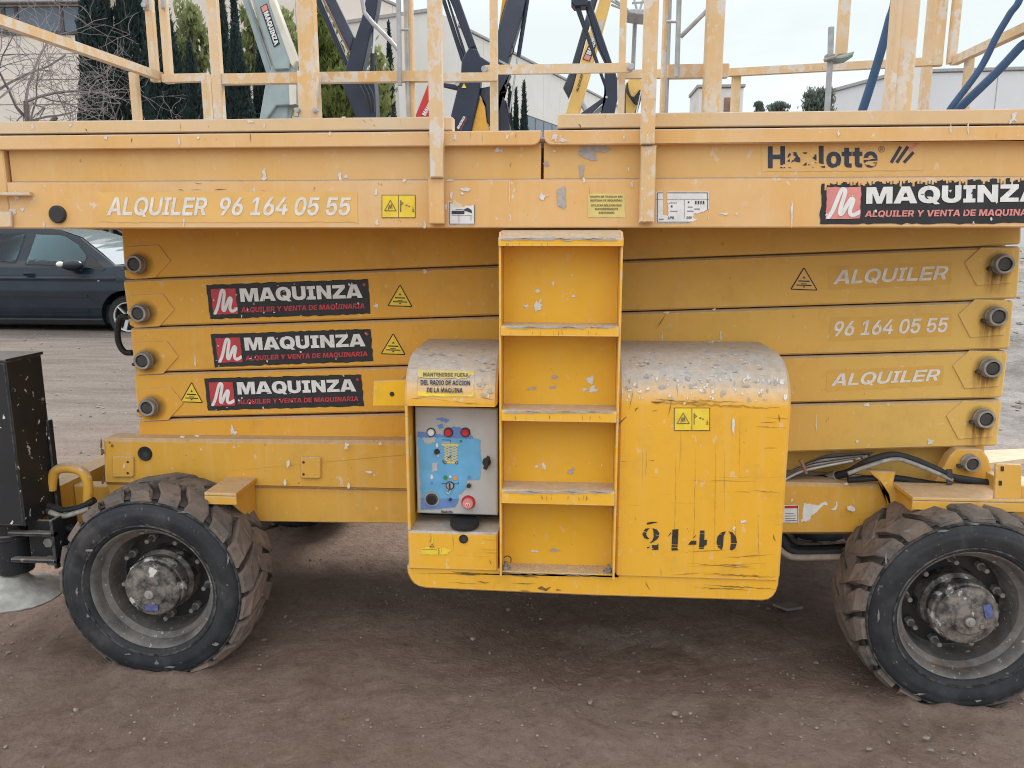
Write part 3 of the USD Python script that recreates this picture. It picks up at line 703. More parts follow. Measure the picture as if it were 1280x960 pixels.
poly_part('lower_arm', [(299, -12), (306, -12), (341, 92), (333, 93)], Yg + .1, .12, 'grey_boom', t)
poly_part('link_rod', [(311, -12), (316, -12), (345, 88), (341, 90)], Yg + .2, .06, 'cream_boom', t)
poly_part('upper_arm', [(313, -12), (330, -12), (362, 76), (361, 86), (343, 87)], Yg - .05, .22, 'grey_boom', t)
poly_part('arm_edge', [(330, -12), (338, -12), (371, 76), (366, 84), (361, 78)], Yg - .03, .2, 'cream_boom', t)
poly_part('knuckle', [(340, 82), (366, 78), (370, 104), (371, 131), (345, 132), (333, 149), (324, 149), (331, 108)], Yg, .26, 'grey_boom', t)
poly_part('knuckle_cover', [(361, 106), (370, 106), (370, 130), (362, 131)], Yg - .02, .019, 'cream_boom', t, .002)
poly_part('riser', [(338, 128), (360, 128), (352, 262), (326, 262)], Yg + .06, .2, 'grey_boom', t)
prints('banner', t, [(333.5, 4), (350, 55), (342.5, 59.5), (325, 9)], Yg - .052, 1.0, .16, 'MAQUINZA', 'sticker_white', 900, 'sticker_black', logo='sticker_pink')
carrier(t, bp(340, 160, Yg)[0], Yg + .15, 'grey_boom')

Yn = 10.8
t = thing('boom_lift', 'navy boom lift with two thin parallel arms meeting a bright chrome ram, left of centre', 'boom lift')
poly_part('thin_arm', [(388, -12), (396, -12), (435, 78), (431, 82)], Yn + .12, .08, 'navy_boom', t, .008)
poly_part('thin_arm', [(400, -12), (414, -12), (442, 46), (437, 64)], Yn + .05, .10, 'slate_boom', t, .008)
obj('cable', tube([bp(399, -10, Yn), bp(437, 66, Yn)], .018, 6), 'rust_brown', t)
poly_part('main_arm', [(459, -12), (474, -12), (470, 16), (463, 40), (458, 66), (452, 92), (430, 92), (436, 70), (452, 22)], Yn, .24, 'navy_boom', t)
obj('ram_rod', tube([bp(468.5, 14, Yn + .1), bp(466, 70, Yn + .1)], .022, 10), 'chrome', t)
obj('ram_barrel', tube([bp(466.3, 67, Yn + .1), bp(463.5, 128, Yn + .1)], .036, 12), 'navy_boom', t)
obj('ram_head', tube([bp(471, -10, Yn + .1), bp(469, 16, Yn + .1)], .034, 12), 'navy_boom', t)
poly_part('knuckle', [(427, 90), (466, 90), (469, 118), (470, 150), (446, 150), (430, 112)], Yn - .02, .3, 'navy_boom', t)
poly_part('riser', [(441, 145), (470, 145), (474, 262), (438, 262)], Yn + .04, .22, 'navy_boom', t)
for k in range(3): obj('hose', tube([bp(447 + 5 * k, 100, Yn - .03), bp(456 + 5 * k, 118, Yn - .12), bp(462 + 3 * k, 140, Yn - .05)], .011, 6, 5), 'dark_steel', t)
carrier(t, bp(455, 160, Yn)[0], Yn + .15, 'navy_boom')

Yr = 15.5
t = thing('red_handler', 'red telescopic handler boom tip with white lettering, behind the spattered post', 'machine')
poly_part('boom', [(540, 92), (548, 120), (530, 262), (455, 262), (519, 145)], Yr, .35, 'red_boom', t)
prints('mark', t, [(526, 143), (541, 117), (546, 121), (532, 147)], Yr - .002, .8, .22, 'MANITOU', 'sticker_white', 900)
carrier(t, bp(500, 160, Yr)[0], Yr + .2, 'red_boom')

Yb = 9.6
t = thing('boom_lift', 'navy boom lift with lettered lower arm and yellow cowl, right of the spattered post', 'boom lift')
poly_part('thin_arm', [(548, -12), (553, -12), (580, 70), (576, 76)], Yb + .1, .06, 'navy_boom', t, .008)
poly_part('thin_arm', [(555, -12), (557.5, -12), (583, 68), (580, 70)], Yb + .1, .06, 'slate_boom', t, .006)
poly_part('main_arm', [(557, -12), (570, -12), (595, 58), (586, 62), (566, 9)], Yb, .2, 'navy_boom', t)
poly_part('knuckle', [(577, 74), (586, 60), (596, 61), (600, 70), (612, 78), (612, 93), (576, 92)], Yb - .04, .28, 'navy_boom', t)
poly_part('cross_shaft', [(553, 103), (574, 106), (574, 113), (553, 108)], Yb + .1, .1, 'navy_boom', t, .01)
obj('ram_pin', rodY(*bp(572, 105, Yb)[[0, 2]], Yb - .05, Yb + .1, .035), 'galvanised', t)
poly_part('lower_arm', [(577, 90), (601, 90), (600, 108), (589, 165), (580, 262), (545, 262), (564, 142)], Yb - .02, .24, 'navy_boom', t)
poly_part('yellow_cowl', [(600, 120), (606, 133), (608, 152), (613, 165), (612, 262), (584, 262), (589, 162)], Yb + .04, .3, 'amber_boom', t)
poly_part('side_plate', [(601, 110), (620, 106), (622, 165), (614, 163), (608, 150), (606, 130), (600, 119)], Yb + .1, .1, 'slate_boom', t)
wt = obj('warning_sign', Face(rectpx(577, 104, 583, 110), Yb - .022, 1, 1).sheet(Polygon([(0, 0), (1, 0), (.5, 1)]), .003), 'sticker_yellow', t)
prints('banner', t, [(570, 160), (579, 144), (583, 146), (574, 163)], Yb - .022, .5, .13, 'MAQUINZA', 'sticker_white', 900)
prints('banner', t, [(574, 163), (583, 146), (585, 147), (576, 164)], Yb - .022, .5, .05, 'ALQUILER Y VENTA', 'sticker_red', 900)
carrier(t, bp(580, 160, Yb)[0], Yb + .15, 'amber_boom')

Yt = 9.9
t = thing('boom_lift', 'tall slate boom lift with a yellow back edge and long silver ram, centre', 'boom lift')
poly_part('back_edge', [(629, -12), (637, -12), (628, 20), (623, 36)], Yt + .15, .12, 'amber_boom', t)
poly_part('main_arm', [(637, -12), (659, -12), (652, 21), (636, 74), (635, 82), (618, 74), (620, 46)], Yt, .28, 'slate_boom', t)
obj('arm_band', plate([(624, 74), (635, 80), (635, 83), (623, 77)], Yt - .012, .01, .002), 'galvanised', t)
obj('ram_barrel', tube([bp(661, -12, Yt + .1), bp(648, 71, Yt + .1)], .033, 12), 'navy_boom', t)
obj('ram_rod', tube([bp(647.5, 70, Yt + .1), bp(637, 141, Yt + .1)], .014, 10), 'chrome', t)
poly_part('knuckle', [(619, 80), (638, 92), (626, 115), (634, 131), (638, 163), (640, 262), (612, 262), (617, 160)], Yt + .02, .26, 'slate_boom', t)
obj('hose', tube([bp(636, 72, Yt - .02), bp(642, 64, Yt - .05), bp(640, 55, Yt - .02)], .01, 6, 5), 'black_rubber', t)
obj('hose', tube([bp(627, 116, Yt - .02), bp(633, 114, Yt - .1), bp(631, 106, Yt - .02)], .01, 6, 5), 'black_rubber', t)
obj('hose', tube([bp(632, 126, Yt - .02), bp(637, 150, Yt - .04), bp(640, 163, Yt - .02)], .011, 6, 5), 'black_rubber', t)
carrier(t, bp(626, 160, Yt)[0], Yt + .2, 'slate_boom')

Yy = 12.5
t = thing('boom_lift', 'dull yellow telescopic boom lift leaning right, with red and white banner on its arm', 'boom lift')
poly_part('back_arm', [(742, -12), (750, -12), (738, 28), (716, 110), (711, 122), (704, 109), (712, 90)], Yy + .12, .2, 'slate_boom', t)
poly_part('boom', [(753, -12), (767, -12), (759, 19), (724, 143), (690, 262), (673, 262), (707, 143), (735, 44)], Yy - .05, .3, 'yellow_boom', t)
poly_part('boom_strip', [(745, 30), (756, 24), (748, 50), (738, 52)], Yy - .056, .004, 'panel_grey', t, .001)
prints('banner', t, [(728, 74), (745, 36), (752, 40), (737, 77)], Yy - .052, 1.0, .2, 'MAQUINZA', 'sticker_white', 900, 'sticker_black', logo='sticker_pink')
prints('mark', t, [(719, 114), (726, 91), (730, 93), (723, 116)], Yy - .052, .6, .1, 'ALQUILER', 'print_black', 800)
obj('side_rail', tube([bp(720, 115, Yy), bp(735, 143, Yy)], .05, 8), 'galvanised', t)
carrier(t, bp(690, 160, Yy)[0], Yy + .2, 'yellow_boom')

Yk = 9.2
t = thing('boom_lift', 'navy boom lift crossing in front of the dull yellow boom', 'boom lift')
poly_part('arm_head', [(714, -12), (736, -12), (734, 7), (718, 8), (714, 3)], Yk - .05, .24, 'navy_boom', t)
poly_part('thin_arm', [(718, 7), (724, 5), (758, 106), (756, 110)], Yk, .05, 'navy_boom', t, .008)
poly_part('main_arm', [(731, 0), (738, 0), (766, 81), (758, 80), (747, 57), (734, 16)], Yk + .03, .18, 'navy_boom', t)
poly_part('knuckle', [(757, 78), (766, 79), (772, 99), (772, 124), (768, 143), (764, 262), (742, 262), (750, 143), (756, 124), (756, 106)], Yk - .03, .26, 'navy_boom', t)
obj('pivot_pin', rodY(*bp(758, 122, Yk)[[0, 2]], Yk - .04, Yk, .018), 'galvanised', t)
poly_part('guide_rail', [(724, 143), (755, 121), (754, 128), (736, 145)], Yk + .05, .05, 'slate_boom', t, .005)
poly_part('guide_rail', [(735, 146), (754, 130), (752, 138), (744, 146)], Yk + .1, .05, 'galvanised', t, .005)
carrier(t, bp(755, 160, Yk)[0], Yk + .15, 'navy_boom')

Ya = 11.5
t = thing('boom_lift', 'rounded yellow boom end with looping black hoses behind the right spattered post', 'boom lift')
poly_part('boom_end', [(788, 97), (797, 95), (802, 99), (803, 113), (793, 142), (786, 262), (766, 262), (781, 142), (781, 106)], Ya, .3, 'yellow_boom', t)
for k in range(5): obj('hose', tube([bp(784, 104 + 2 * k, Ya - .02), bp(784 + 2 * k, 116 + 3 * k, Ya - .1), bp(792 + k, 122 + 2 * k, Ya - .1), bp(800 - k, 113 + 4 * k, Ya - .02)], .014, 6, 5), 'black_rubber', t)
obj('ram_barrel', tube([bp(803, 112, Ya + .1), bp(793, 146, Ya + .1)], .03, 10), 'slate_boom', t)
obj('ram_rod', tube([bp(801, 114, Ya - .02), bp(795, 143, Ya - .02)], .014, 10), 'chrome', t)
carrier(t, bp(775, 160, Ya)[0], Ya + .2, 'yellow_boom')

# a raised grey work basket far off, on its own mast
Yq = 16.0
t = thing('raised_basket', 'small grey work basket raised on thin rods, high between the right rail posts', 'work platform')
poly_part('basket_floor', [(784, 11), (809, 11), (822, 12), (822, 20), (796, 18), (785, 16)], Yq, .8, 'galvanised', t, .02)
for a, b in (((764, 6), (786, 14)), ((764, 1), (784, 11)), ((762, -6), (785, 12)), ((796, 12), (791, -8)), ((800, 12), (806, -8)), ((790, 4), (812, 2))):
    obj('rod', tube([bp(*a, Yq + .1), bp(*b, Yq + .1)], .025, 7), 'galvanised', t)
obj('mast', tube([bp(800, 14, Yq + .4), bp(796, 14, Yq + .4) + [0, .4, 0], [bp(798, 14, Yq)[0], Yq + 2.6, .4]], .05, 8), 'galvanised', t)

# ================================================================ the parked car
YCAR = 8.25
wc = bp(158, 396.5, YCAR); CX, CZ, CW = wc[0], wc[2] - 0.318, 1.80
def cl(px, py):
    q = bp(px, py, YCAR); return (q[0] - CX, q[2] - CZ)
zbelt = lambda x: 1.055 - 0.052 * (x + 0.4)
def car():
    t = thing('parked_car', 'dark blue hatchback parked side on, left of the yellow machine', 'car')
    zr = 1.60
    sil = [(-3.50, .32), (-3.56, .55), (-3.50, .95), (-3.30, 1.30), (-3.02, 1.54), (-2.5, zr), (-1.7, zr + .02), (-1.15, 1.575), (-0.75, 1.45), (-.40, 1.22), (-0.13, 1.04), (0.1, 1.00), (.45, .93), (.72, .82), (.84, .66), (.87, .42), (.80, .24)]
    arch = lambda c: [(c + .385 * math.cos(a), .318 + .385 * math.sin(a)) for a in np.linspace(-.3, math.pi + .3, 15)]
    body = Polygon(sil + [(.3, .21), (-3.1, .21)]).buffer(0)
    for c in (0.0, -2.64): body = body.difference(Polygon(arch(c)))
    body = body.simplify(.004)
    zz = [.2, .33, .45, .70, .92, 1.03, 1.12, 1.60]; ii = [.07, .02, .005, 0, .025, .06, .12, .33]
    def warp(v):
        x, y, z = v.T; h = CW / 2
        f = np.interp(z, zz, ii)
        plan = 0.16 * np.clip((x - 0.25) / .62, 0, 1) ** 2 + 0.12 * np.clip((-2.9 - x) / .65, 0, 1) ** 2
        crease = 0.014 * np.exp(-((z - .87 - .0 * x) / .02) ** 2)
        k = (h - f - plan + crease) / h
        return np.column_stack([x, h + (y - h) * k, z])
    def extr(poly, y0, y1, size=.09):
        out = []
        for p in polys(poly):
            m = trimesh.creation.extrude_polygon(p, y1 - y0, engine='earcut')
            v, f = trimesh.remesh.subdivide_to_size(m.vertices, m.faces, size, max_iter=12)
            m2 = trimesh.Trimesh(np.column_stack([v[:, 0], y0 + v[:, 2], v[:, 1]]), f[:, ::-1], process=True)
            out.append(m2)
        m = cat(out); m.vertices = warp(m.vertices); return m
    def put(m, dy=0.0):
        m = m.copy(); m.apply_translation([CX, YCAR + dy, CZ]); return m
    obj('body', put(extr(body, 0, CW)), 'car_paint', t, smooth=35)
    obj('underbody', bx(CX - 3.3, CX + .7, YCAR + .12, YCAR + CW - .12, CZ + .2, CZ + .5, .02), 'car_trim', t)
    # side glass (both sides), as thin proud panes in dark surrounds
    ftop = [cl(30, 291), cl(52, 289.5)]
    winF = Polygon([cl(27, 330), cl(28.5, 291.5), (cl(30, 288)[0], 1.50), (cl(58, 288)[0], 1.49), cl(66, 295), cl(86, 306), cl(100, 320), cl(101, 334)]).buffer(-.02).buffer(.02)
    winR = Polygon([(-2.75, 1.17), (-2.66, 1.44), (-2.3, 1.51), (cl(14, 288)[0], 1.51), cl(12.5, 328)]).buffer(-.02).buffer(.02)
    winQ = Polygon([(-3.22, 1.20), (-2.95, 1.42), (-2.80, 1.43), (-2.85, 1.17)])
    tri = Polygon([cl(104, 334), cl(104, 318), cl(129, 336), cl(126, 339)])
    for nm, w, mt in (('side_window', winF, 'car_glass'), ('side_window', winR, 'car_glass'), ('side_window', winQ, 'car_glass'), ('quarter_trim', tri, 'car_trim')):
        if nm == 'side_window':
            sr = obj('window_surround', put(extr(w.buffer(.025), -.002, .004, .12)), 'car_trim', t)
            obj('glass_backing', put(extr(w, -.004, -.001, .12)), 'car_interior', sr)
            obj('window_surround', put(extr(w.buffer(.025), CW - .004, CW + .002, .12)), 'car_trim', t)
        obj(nm, put(extr(w, -.008, -.005, .12)), mt, t)
    # windscreen: pane on the sloping front edge
    a = [(-1.12, 1.565), (-.75, 1.452), (-.40, 1.222), (-.17, 1.06)]
    V = []
    for x, z in a:
        n = np.array([.55, .83]) * .008; hw = CW / 2 - np.interp(z, zz, ii) - .05
        V += [[x + n[0], CW / 2 - hw, z + n[1]], [x + n[0], CW / 2, z + n[1] + .02], [x + n[0], CW / 2 + hw, z + n[1]]]
    F = [[k * 3 + j + o for o in q] for k in range(3) for j in range(2) for q in ((0, 3, 1), (1, 3, 4))]
    obj('windscreen', put(trimesh.Trimesh(V, F, process=False)), 'screen_sheen', t, smooth=True)
    obj('wiper', put(tube([(-.14, .35, 1.075), (-.16, .7, 1.085), (-.12, 1.0, 1.07)], .012, 6)), 'car_trim', t)
    # seams, mouldings, handle, mirror, lamps
    seam = lambda pts, r=.0045: cat([put(tube(warp(np.array([[x, -.001, z] for x, z in pts])), r, 5))])
    jf = cl(113, 345)[0]
    obj('door_seam', seam([(jf, .26), (jf + .01, .6), (jf, 1.0)]), 'car_trim', t)
    jr = cl(16, 345)[0]
    obj('door_seam', seam([(jr, .26), (jr, .6), (jr, .9), (jr, 1.12)]), 'car_trim', t)
    for (x0, y0), (x1, y1) in (((-60, 366), (110, 373)), ((-60, 385), (112, 392))):
        q0, q1 = cl(x0, y0), cl(x1, y1)
        m = trimesh.creation.box([q1[0] - q0[0], .018, .03]); m.apply_translation([(q0[0] + q1[0]) / 2, 0.0, (q0[1] + q1[1]) / 2]); m.vertices = warp(m.vertices)
        obj('side_moulding', put(m), 'car_paint', t)
    s0, s1 = cl(-80, 401), cl(132, 408)
    obj('sill', put(trimesh.Trimesh(warp(bx(s0[0], s1[0] - .05, -.02, .2, .19, .29, .02).vertices), bx(s0[0], s1[0] - .05, -.02, .2, .19, .29, .02).faces, process=False)), 'car_trim', t)
    h = cl(35, 343)
    obj('door_handle', put(tube([(h[0] - .08, .03, h[1]), (h[0] - .04, -.015, h[1] + .012), (h[0] + .04, -.015, h[1] + .012), (h[0] + .08, .03, h[1])], .016, 8, 4)), 'car_trim', t)
    mc = cl(94, 331); ms = trimesh.creation.icosphere(3, 1.0); ms.apply_scale([.165, .10, .085]); ms.vertices[:, 0] *= np.where(ms.vertices[:, 0] > 0, .9, 1); ms.apply_translation([mc[0], -.06, mc[1]])
    mi = obj('wing_mirror', put(ms), 'car_paint', t, smooth=True)
    obj('mirror_arm', put(beam((mc[0] + .06, .12, mc[1] - .10), (mc[0] + .06, -.02, mc[1] - .06), .05, .05, .01)), 'car_trim', mi)
    li = trimesh.creation.icosphere(2, 1.0); li.apply_scale([.055, .05, .04]); ml = cl(82, 329); li.apply_translation([ml[0], -.125, ml[1] - .01])
    obj('mirror_indicator', put(li), 'lamp_clear', mi, smooth=True)
    ic = cl(122.5, 351); m = trimesh.creation.icosphere(2, 1.0); m.apply_scale([.045, .012, .02]); m.apply_translation([ic[0], .025, ic[1]])
    obj('side_indicator', put(m), 'lamp_clear', t, smooth=True)
    hl = trimesh.creation.icosphere(2, 1.0); hl.apply_scale([.16, .10, .09]); hl.apply_translation([.68, .24, .76]); obj('headlight', put(hl), 'lamp_clear', t, smooth=True)
    for cx in (0.0, -2.64):
        for dy, sg in ((.03, 1), (CW - .22, -1)):
            w = node('wheel', t); c = np.array([CX + cx, YCAR + dy, CZ + .318])
            obj('tyre', lathe([(.205, .03), (.225, .005), (.27, -.004), (.302, .02), (.316, .05), (.316, .15), (.30, .19), (.22, .19), (.2, .15)], c, 40), 'black_rubber', w, smooth=40)
            obj('rim', lathe([(.001, .10), (.19, .10), (.20, .03), (.214, .004), (.222, .012)], c, 40), 'dark_steel', w, smooth=30)
            sp = []
            for k in range(6):
                a = k * math.pi / 3 + .2; d = np.array([math.cos(a), 0, math.sin(a)])
                sp.append(beam(c + d * .03 + [0, .02, 0], c + d * .205 + [0, .014, 0], .05, .02, .004))
            sp.append(lathe([(.001, 0), (.045, .004), (.05, .03)], c, 20)); sp.append(lathe([(.195, .03), (.198, .006), (.214, .002), (.218, .012)], c, 40))
            obj('spokes', sp, 'alloy', w)
    return t
car()

# ================================================================ the scissor lift
L = thing('scissor_lift', 'big yellow scissor lift with four lugged wheels, ladder and lettered side panels', 'scissor lift')
YF, YS, YC, YH, YL = 0.05, 0.35, 0.28, -0.08, -0.10
XL, XR = X(-75, 230, YF), X(1345, 230, YF)
XB = X(8, 230, YF)
z_b, z_m, z_l, z_t, z_q = Z(640, 285, YF), Z(640, 224, YF), Z(640, 182, YF), Z(640, 163.5, YF), Z(640, 147, YF + .05)

# --- platform
obj('side_board', bx(XB, XR, YF, YF + .05, z_b, z_m, .004), 'paint_platform', L)
xs1, xs2 = X(676, 200, YF), X(679.5, 200, YF)
obj('side_strip', bx(XB + .004, xs1, YF + .022, YF + .05, z_m + .001, z_l + .01, .002), 'paint_panel', L)
obj('side_strip', bx(xs2, XR, YF + .022, YF + .05, z_m + .001, z_l + .01, .002), 'paint_panel', L)
def flange(x0, x1, r0, r1):
    P = [(x0 + r0, z_l), (x1 - r1, z_l)] + [(x1 - r1 + r1 * math.sin(a), z_l + r1 - r1 * math.cos(a)) for a in np.linspace(.3, math.pi / 2, 5)][: 5 if r1 else 0] + ([(x1, z_l)] if not r1 else [])
    P += [(x1, z_t), (x0, z_t)] + ([(x0 + r0 - r0 * math.sin(a), z_l + r0 - r0 * math.cos(a)) for a in np.linspace(math.pi / 2, .3, 5)] if r0 else [])
    return slab(np.array(P), YF - .006, YF + .07, .003)
obj('deck_edge', flange(XL, xs1, 0, .028), 'paint_platform', L)
obj('deck_edge', flange(xs2, XR, .028, 0), 'paint_platform', L)
obj('deck', bx(XL, XR, YF + .072, 1.72, z_t - .05, z_t - .012, .004), 'grey_steel', L)
for y in (.45, .9, 1.35): obj('deck_beam', bx(XL + .02, XR - .02, y, y + .06, z_b + .02, z_t - .052, .004), 'paint_scissor', L)
obj('side_board', bx(XL, XR, 1.722, 1.77, z_b, z_t, .004), 'paint_platform', L)
obj('end_board', bx(XL - .05, XL - .004, YF + .03, 1.77, z_b + .01, z_t - .004, .004), 'paint_platform', L)
obj('end_board', bx(XR + .004, XR + .05, YF + .03, 1.77, z_b + .01, z_t - .004, .004), 'paint_platform', L)
obj('corner_board', bx(XL, XB - .003, YF + .004, YF + .05, z_b, z_l + .004, .004), 'paint_platform', L)
YT = YF + .035
zt0, zt1 = Z(300, 166, YT), Z(300, 148.5, YT)
for a, b in ((-90, 564), (697, 1345)):
    x0, x1 = X(a, 155, YT), X(b, 155, YT)
    obj('toe_board', bx(max(x0, XL), x1, YT, YT + .035, z_t + .011, zt1 + (.004 if a > 0 else 0), .003), 'paint_toe', L)
for a, b in ((-90, 564), (697, 1345)): obj('toe_board_foot', bx(max(X(a, 155, YT), XL), X(b, 155, YT), YT + .036, YT + .045, z_t - .01, z_t + .04, .002), 'dark_steel', L)
obj('toe_board_end', bx(X(556, 155, YT), X(565.5, 155, YT), YT - .003, YT + .06, z_t + .008, zt1 - .002, .003), 'paint_toe', L)
x0, x1 = X(-40, 243, YF), X(42, 243, YF)
obj('ledge_bracket', bx(x0, x1, YF - .022, YF - .001, Z(20, 245, YF), Z(20, 240.5, YF), .003), 'paint_rail', L)
obj('corner_bracket', plate([(-30, 262), (13, 264), (14, 284), (-30, 285)], YF - .014, .013, .003), 'paint_rail', L)
obj('fascia_cap', [rodY(X(73, 268, YF), Z(73, 268, YF), YF - .012, YF, .030, 28, .004)], 'black_plastic', L, smooth=40)
# posts and rails; ZR is the height of the top rail
ZR = z_t + 1.08
def post(x_top, y_top, x_bot, y_bot, Y, w, d=None, top=None, m='paint_rail', name='rail_post', bot=None):
    x = (X(x_top, y_top, Y) + X(x_bot, y_bot, Y)) / 2; d = d or w
    z1 = ZR if top is None else top
    z0 = Z(x_bot, y_bot, Y) if bot is None else bot
    return obj(name, slab([(x - w / 2, z0), (x + w / 2, z0), (x + w / 2, z1), (x - w / 2, z1)], Y, Y + d, .004), m, L)
pa = post(542.5, 0, 545, 222, YF - .050, .043)
obj('post_socket', bx(X(538, 250, YF), X(557, 250, YF), YF - .038, YF - .001, Z(547, 280, YF - .03), Z(547, 222, YF - .03), .004), 'paint_platform', L)
pb = post(815, 0, 810, 180, YF - .050, .043)
obj('post_socket', bx(X(800, 240, YF - .03), X(818.5, 240, YF - .03), YF - .038, YF - .001, Z(810, 278, YF - .03), Z(810, 182, YF - .03), .004), 'paint_rail', L)
post(381, 0, 385, 146, YT + .04, .056, .05, top=None, bot=zt1 - .02)
post(382, 88, 385, 146, YT + .036, .064, .06, top=Z(384, 88, YT + .036), bot=zt1 - .02, name='post_sleeve')
for px in (372.5, 394): obj('bolt', hexY(X(px, 138, YT + .03), Z(px, 138, YT + .03), YT + .018, YT + .045, .008), 'galvanised', L)
post(893.5, 0, 893, 142, YT + .04, .055, .05, bot=zt1 - .02)
post(1132, 0, 1128, 136, YT + .03, .075, .05, bot=zt1 - .02)
post(1121, 20, 1119, 136, YT + .024, .018, .01, top=None, bot=zt1 - .02, name='post_rib', m='paint_rail')
post(264.5, 0, 271, 148, YT + .10, .034, bot=zt1 - .05, m='paint_rail')
post(511, 0, 511, 146, YT + .12, .030, bot=zt1 - .05)
post(509, 20, 509, 146, YT + .112, .012, .007, bot=zt1 - .05, name='post_wear_strip', m='galvanised')
YM = YT + .11
zmr = Z(400, 96.5, YM)
obj('mid_rail', beam((X(266, 97, YM), YM + .015, zmr), (X(552, 97, YM), YM + .015, zmr), .032, .034), 'paint_rail', L)
# far rails
YA = 1.0
ca = bp(200, 96, YA); zA_ = ca[2]
cb = bz(0, 26, zA_)
obj('end_rail', beam(ca, ca + (cb - ca) * 1.15, .034, .034), 'paint_rail', L)
post(183.5, 0, 192, 97, YA, .034, bot=zA_ - .018)
post(203, 0, 208, 101, YA - .02, .034, bot=zA_ - .03)
c1, c2 = bp(204, 98.5, YA - .02), bp(262, 97, YA - .02)
obj('mid_rail', beam(c1, c2, .034, .034), 'paint_rail', L)
post(165, 92, 169, 149, YA - .10, .034, top=Z(165, 90, YA - .10), bot=z_t - .02, name='rail_stub')
post(256, 100, 258, 149, YA - .04, .034, top=Z(256, 99, YA - .04), bot=z_t - .02, name='rail_stub')
obj('rail_clamp', cat([hexY(X(182, 7, YA), Z(182, 7, YA), YA - .02, YA, .013), bx(X(179, 7, YA), X(185.5, 7, YA), YA - .006, YA, Z(182, 13, YA), Z(182, -2, YA), .003)]), 'galvanised', L)
obj('rail_clamp', bx(X(206, 7, YA), X(210, 7, YA), YA - .035, YA - .022, Z(206, 13, YA), Z(206, -2, YA), .003), 'galvanised', L)
YB = 1.62
post(617, 0, 617, 162, YB, .040, bot=z_t - .02)
post(778, 0, 778, 146, YB, .034, bot=z_t - .02)
zb1 = Z(580, 97, .9)
obj('mid_rail', beam((X(554, 97, .9), .9, zb1), (X(622, 97, .9), .9, zb1), .032, .034), 'paint_rail', L)
a, b = bp(606, 88, YB - .05), bp(788, 84.5, YB - .05); zz_ = (a[2] + b[2]) / 2; a[2] = b[2] = zz_
lb = obj('gate_bar', beam(a, b, .02, .045), 'paint_rail', L)
for q in (a, b): obj('gate_bar_pin', rodY(q[0], q[2], q[1] - .03, q[1] + .03, .016), 'galvanised', lb)
zr1 = Z(800, 92, YB)
obj('mid_rail', beam((X(772, 92, YB), YB + .02, zr1), (X(836, 92, YB), YB + .02, zr1), .035, .04), 'paint_rail', L)
zr2 = Z(870, 88, YM)
obj('mid_rail', beam((X(834, 88, YM), YM + .02, zr2), (X(912, 88, YM), YM + .02, zr2), .034, .042), 'paint_rail', L)
f1 = bp(912, 91, YB); f2 = bz(1178, 76.5, f1[2])
f2b = bp(1178, 76.5, 1.0)
k = min(max(f2[1], .8), 1.7)
f2 = bp(1178, 76.5, k); f1 = bp(908, 91, YB); f1[2] = f2[2] = (f1[2] + f2[2]) / 2
obj('mid_rail', beam(f1, f2, .034, .036), 'paint_rail', L)
obj('rail_stub', bx(X(915.5, 100, YB), X(926, 100, YB), YB - .01, YB + .03, z_t - .02, Z(920, 86, YB), .004), 'paint_rail', L)
post(1181, 0, 1174, 77, k, .036, bot=f2[2] - .02)
post(1167, 0, 1158, 137, YB, .042, bot=z_t - .02)
post(1199, 0, 1191, 78, k - .02, .036, bot=Z(1191, 80, k))
e1 = bp(1192, 77, k); e2 = bz(1280, 36, e1[2])
obj('end_rail', beam(e1, e1 + (e2 - e1) * 1.2, .034, .036), 'paint_rail', L)
post(1214, 67, 1209, 137, k - .12, .034, top=Z(1214, 67, k - .12), bot=z_t - .02, name='rail_stub')
# top rails, over the top edge of the picture
for (xa, xb, y) in ((XL, X(552, 97, YM), YM), (X(860, 97, YM), XR, YM), (XL, XR, YB)):
    obj('top_rail', beam((xa, y, ZR), (xb, y, ZR), .036, .036), 'paint_rail', L)
for x in (XL, XR): obj('top_rail', beam((x, YM, ZR), (x, YB, ZR), .036, .036), 'paint_rail', L)
# bare steel tubes tied to the rails
def stick(name, pts, r, Y, m='galvanised', up=False):
    P = [bp(*p, Y) for p in pts]
    if up: P = [P[0] + (P[0] - P[1]) / np.linalg.norm(P[0] - P[1]) * .35] + P
    return obj(name, tube(P, r, 10), m, L, smooth=40)
stick('steel_tube', [(498, -5), (500, 107)], .008, YM - .02, up=True)
stick('tube_link', [(499, 37), (511, 37)], .005, YM - .02)
stick('bent_tube', [(452, -5), (455, 15), (466, 29), (488, 51), (497, 62)], .008, YM + .35, up=True)
stick('steel_tube', [(849, -5), (846, 96)], .0085, YM - .02, up=True)
stick('tube_link', [(833, 27), (847, 27)], .005, YM - .02)
stick('brace_tube', [(851, 46), (889, 8)], .0075, YM + .02)
post(835, 0, 830, 142, YM + .02, .026, .03, bot=z_t)
post(838, 0, 833.5, 142, YM + .012, .010, .007, bot=z_t, name='post_wear_strip', m='galvanised')
pole = thing('steel_pole', 'bent grey steel pole clamped upright to the right mid rail', 'pole')
obj('pole_tube', tube([bp(1039, 34, 1.25), bp(1038, 70, 1.25), bp(1034, 138, 1.25), bp(1033.5, 138, 1.25) - [0, 0, .05]], .013, 10), 'galvanised', pole)
obj('pole_clamp', [bx(X(1033, 70, 1.24), X(1043, 70, 1.24), 1.225, 1.275, Z(1038, 76, 1.24), Z(1038, 68, 1.24), .004), tube([bp(1030, 75, 1.22), bp(1045, 71, 1.22)], .007, 8)], 'grey_steel', pole)
stub = post(1058, -5, 1054, 67, 1.3, .045, bot=Z(1054, 68, 1.3), name='hanging_post')
rag = Face(rectpx(1040, 62, 1069, 78), 1.24, 29, 16)
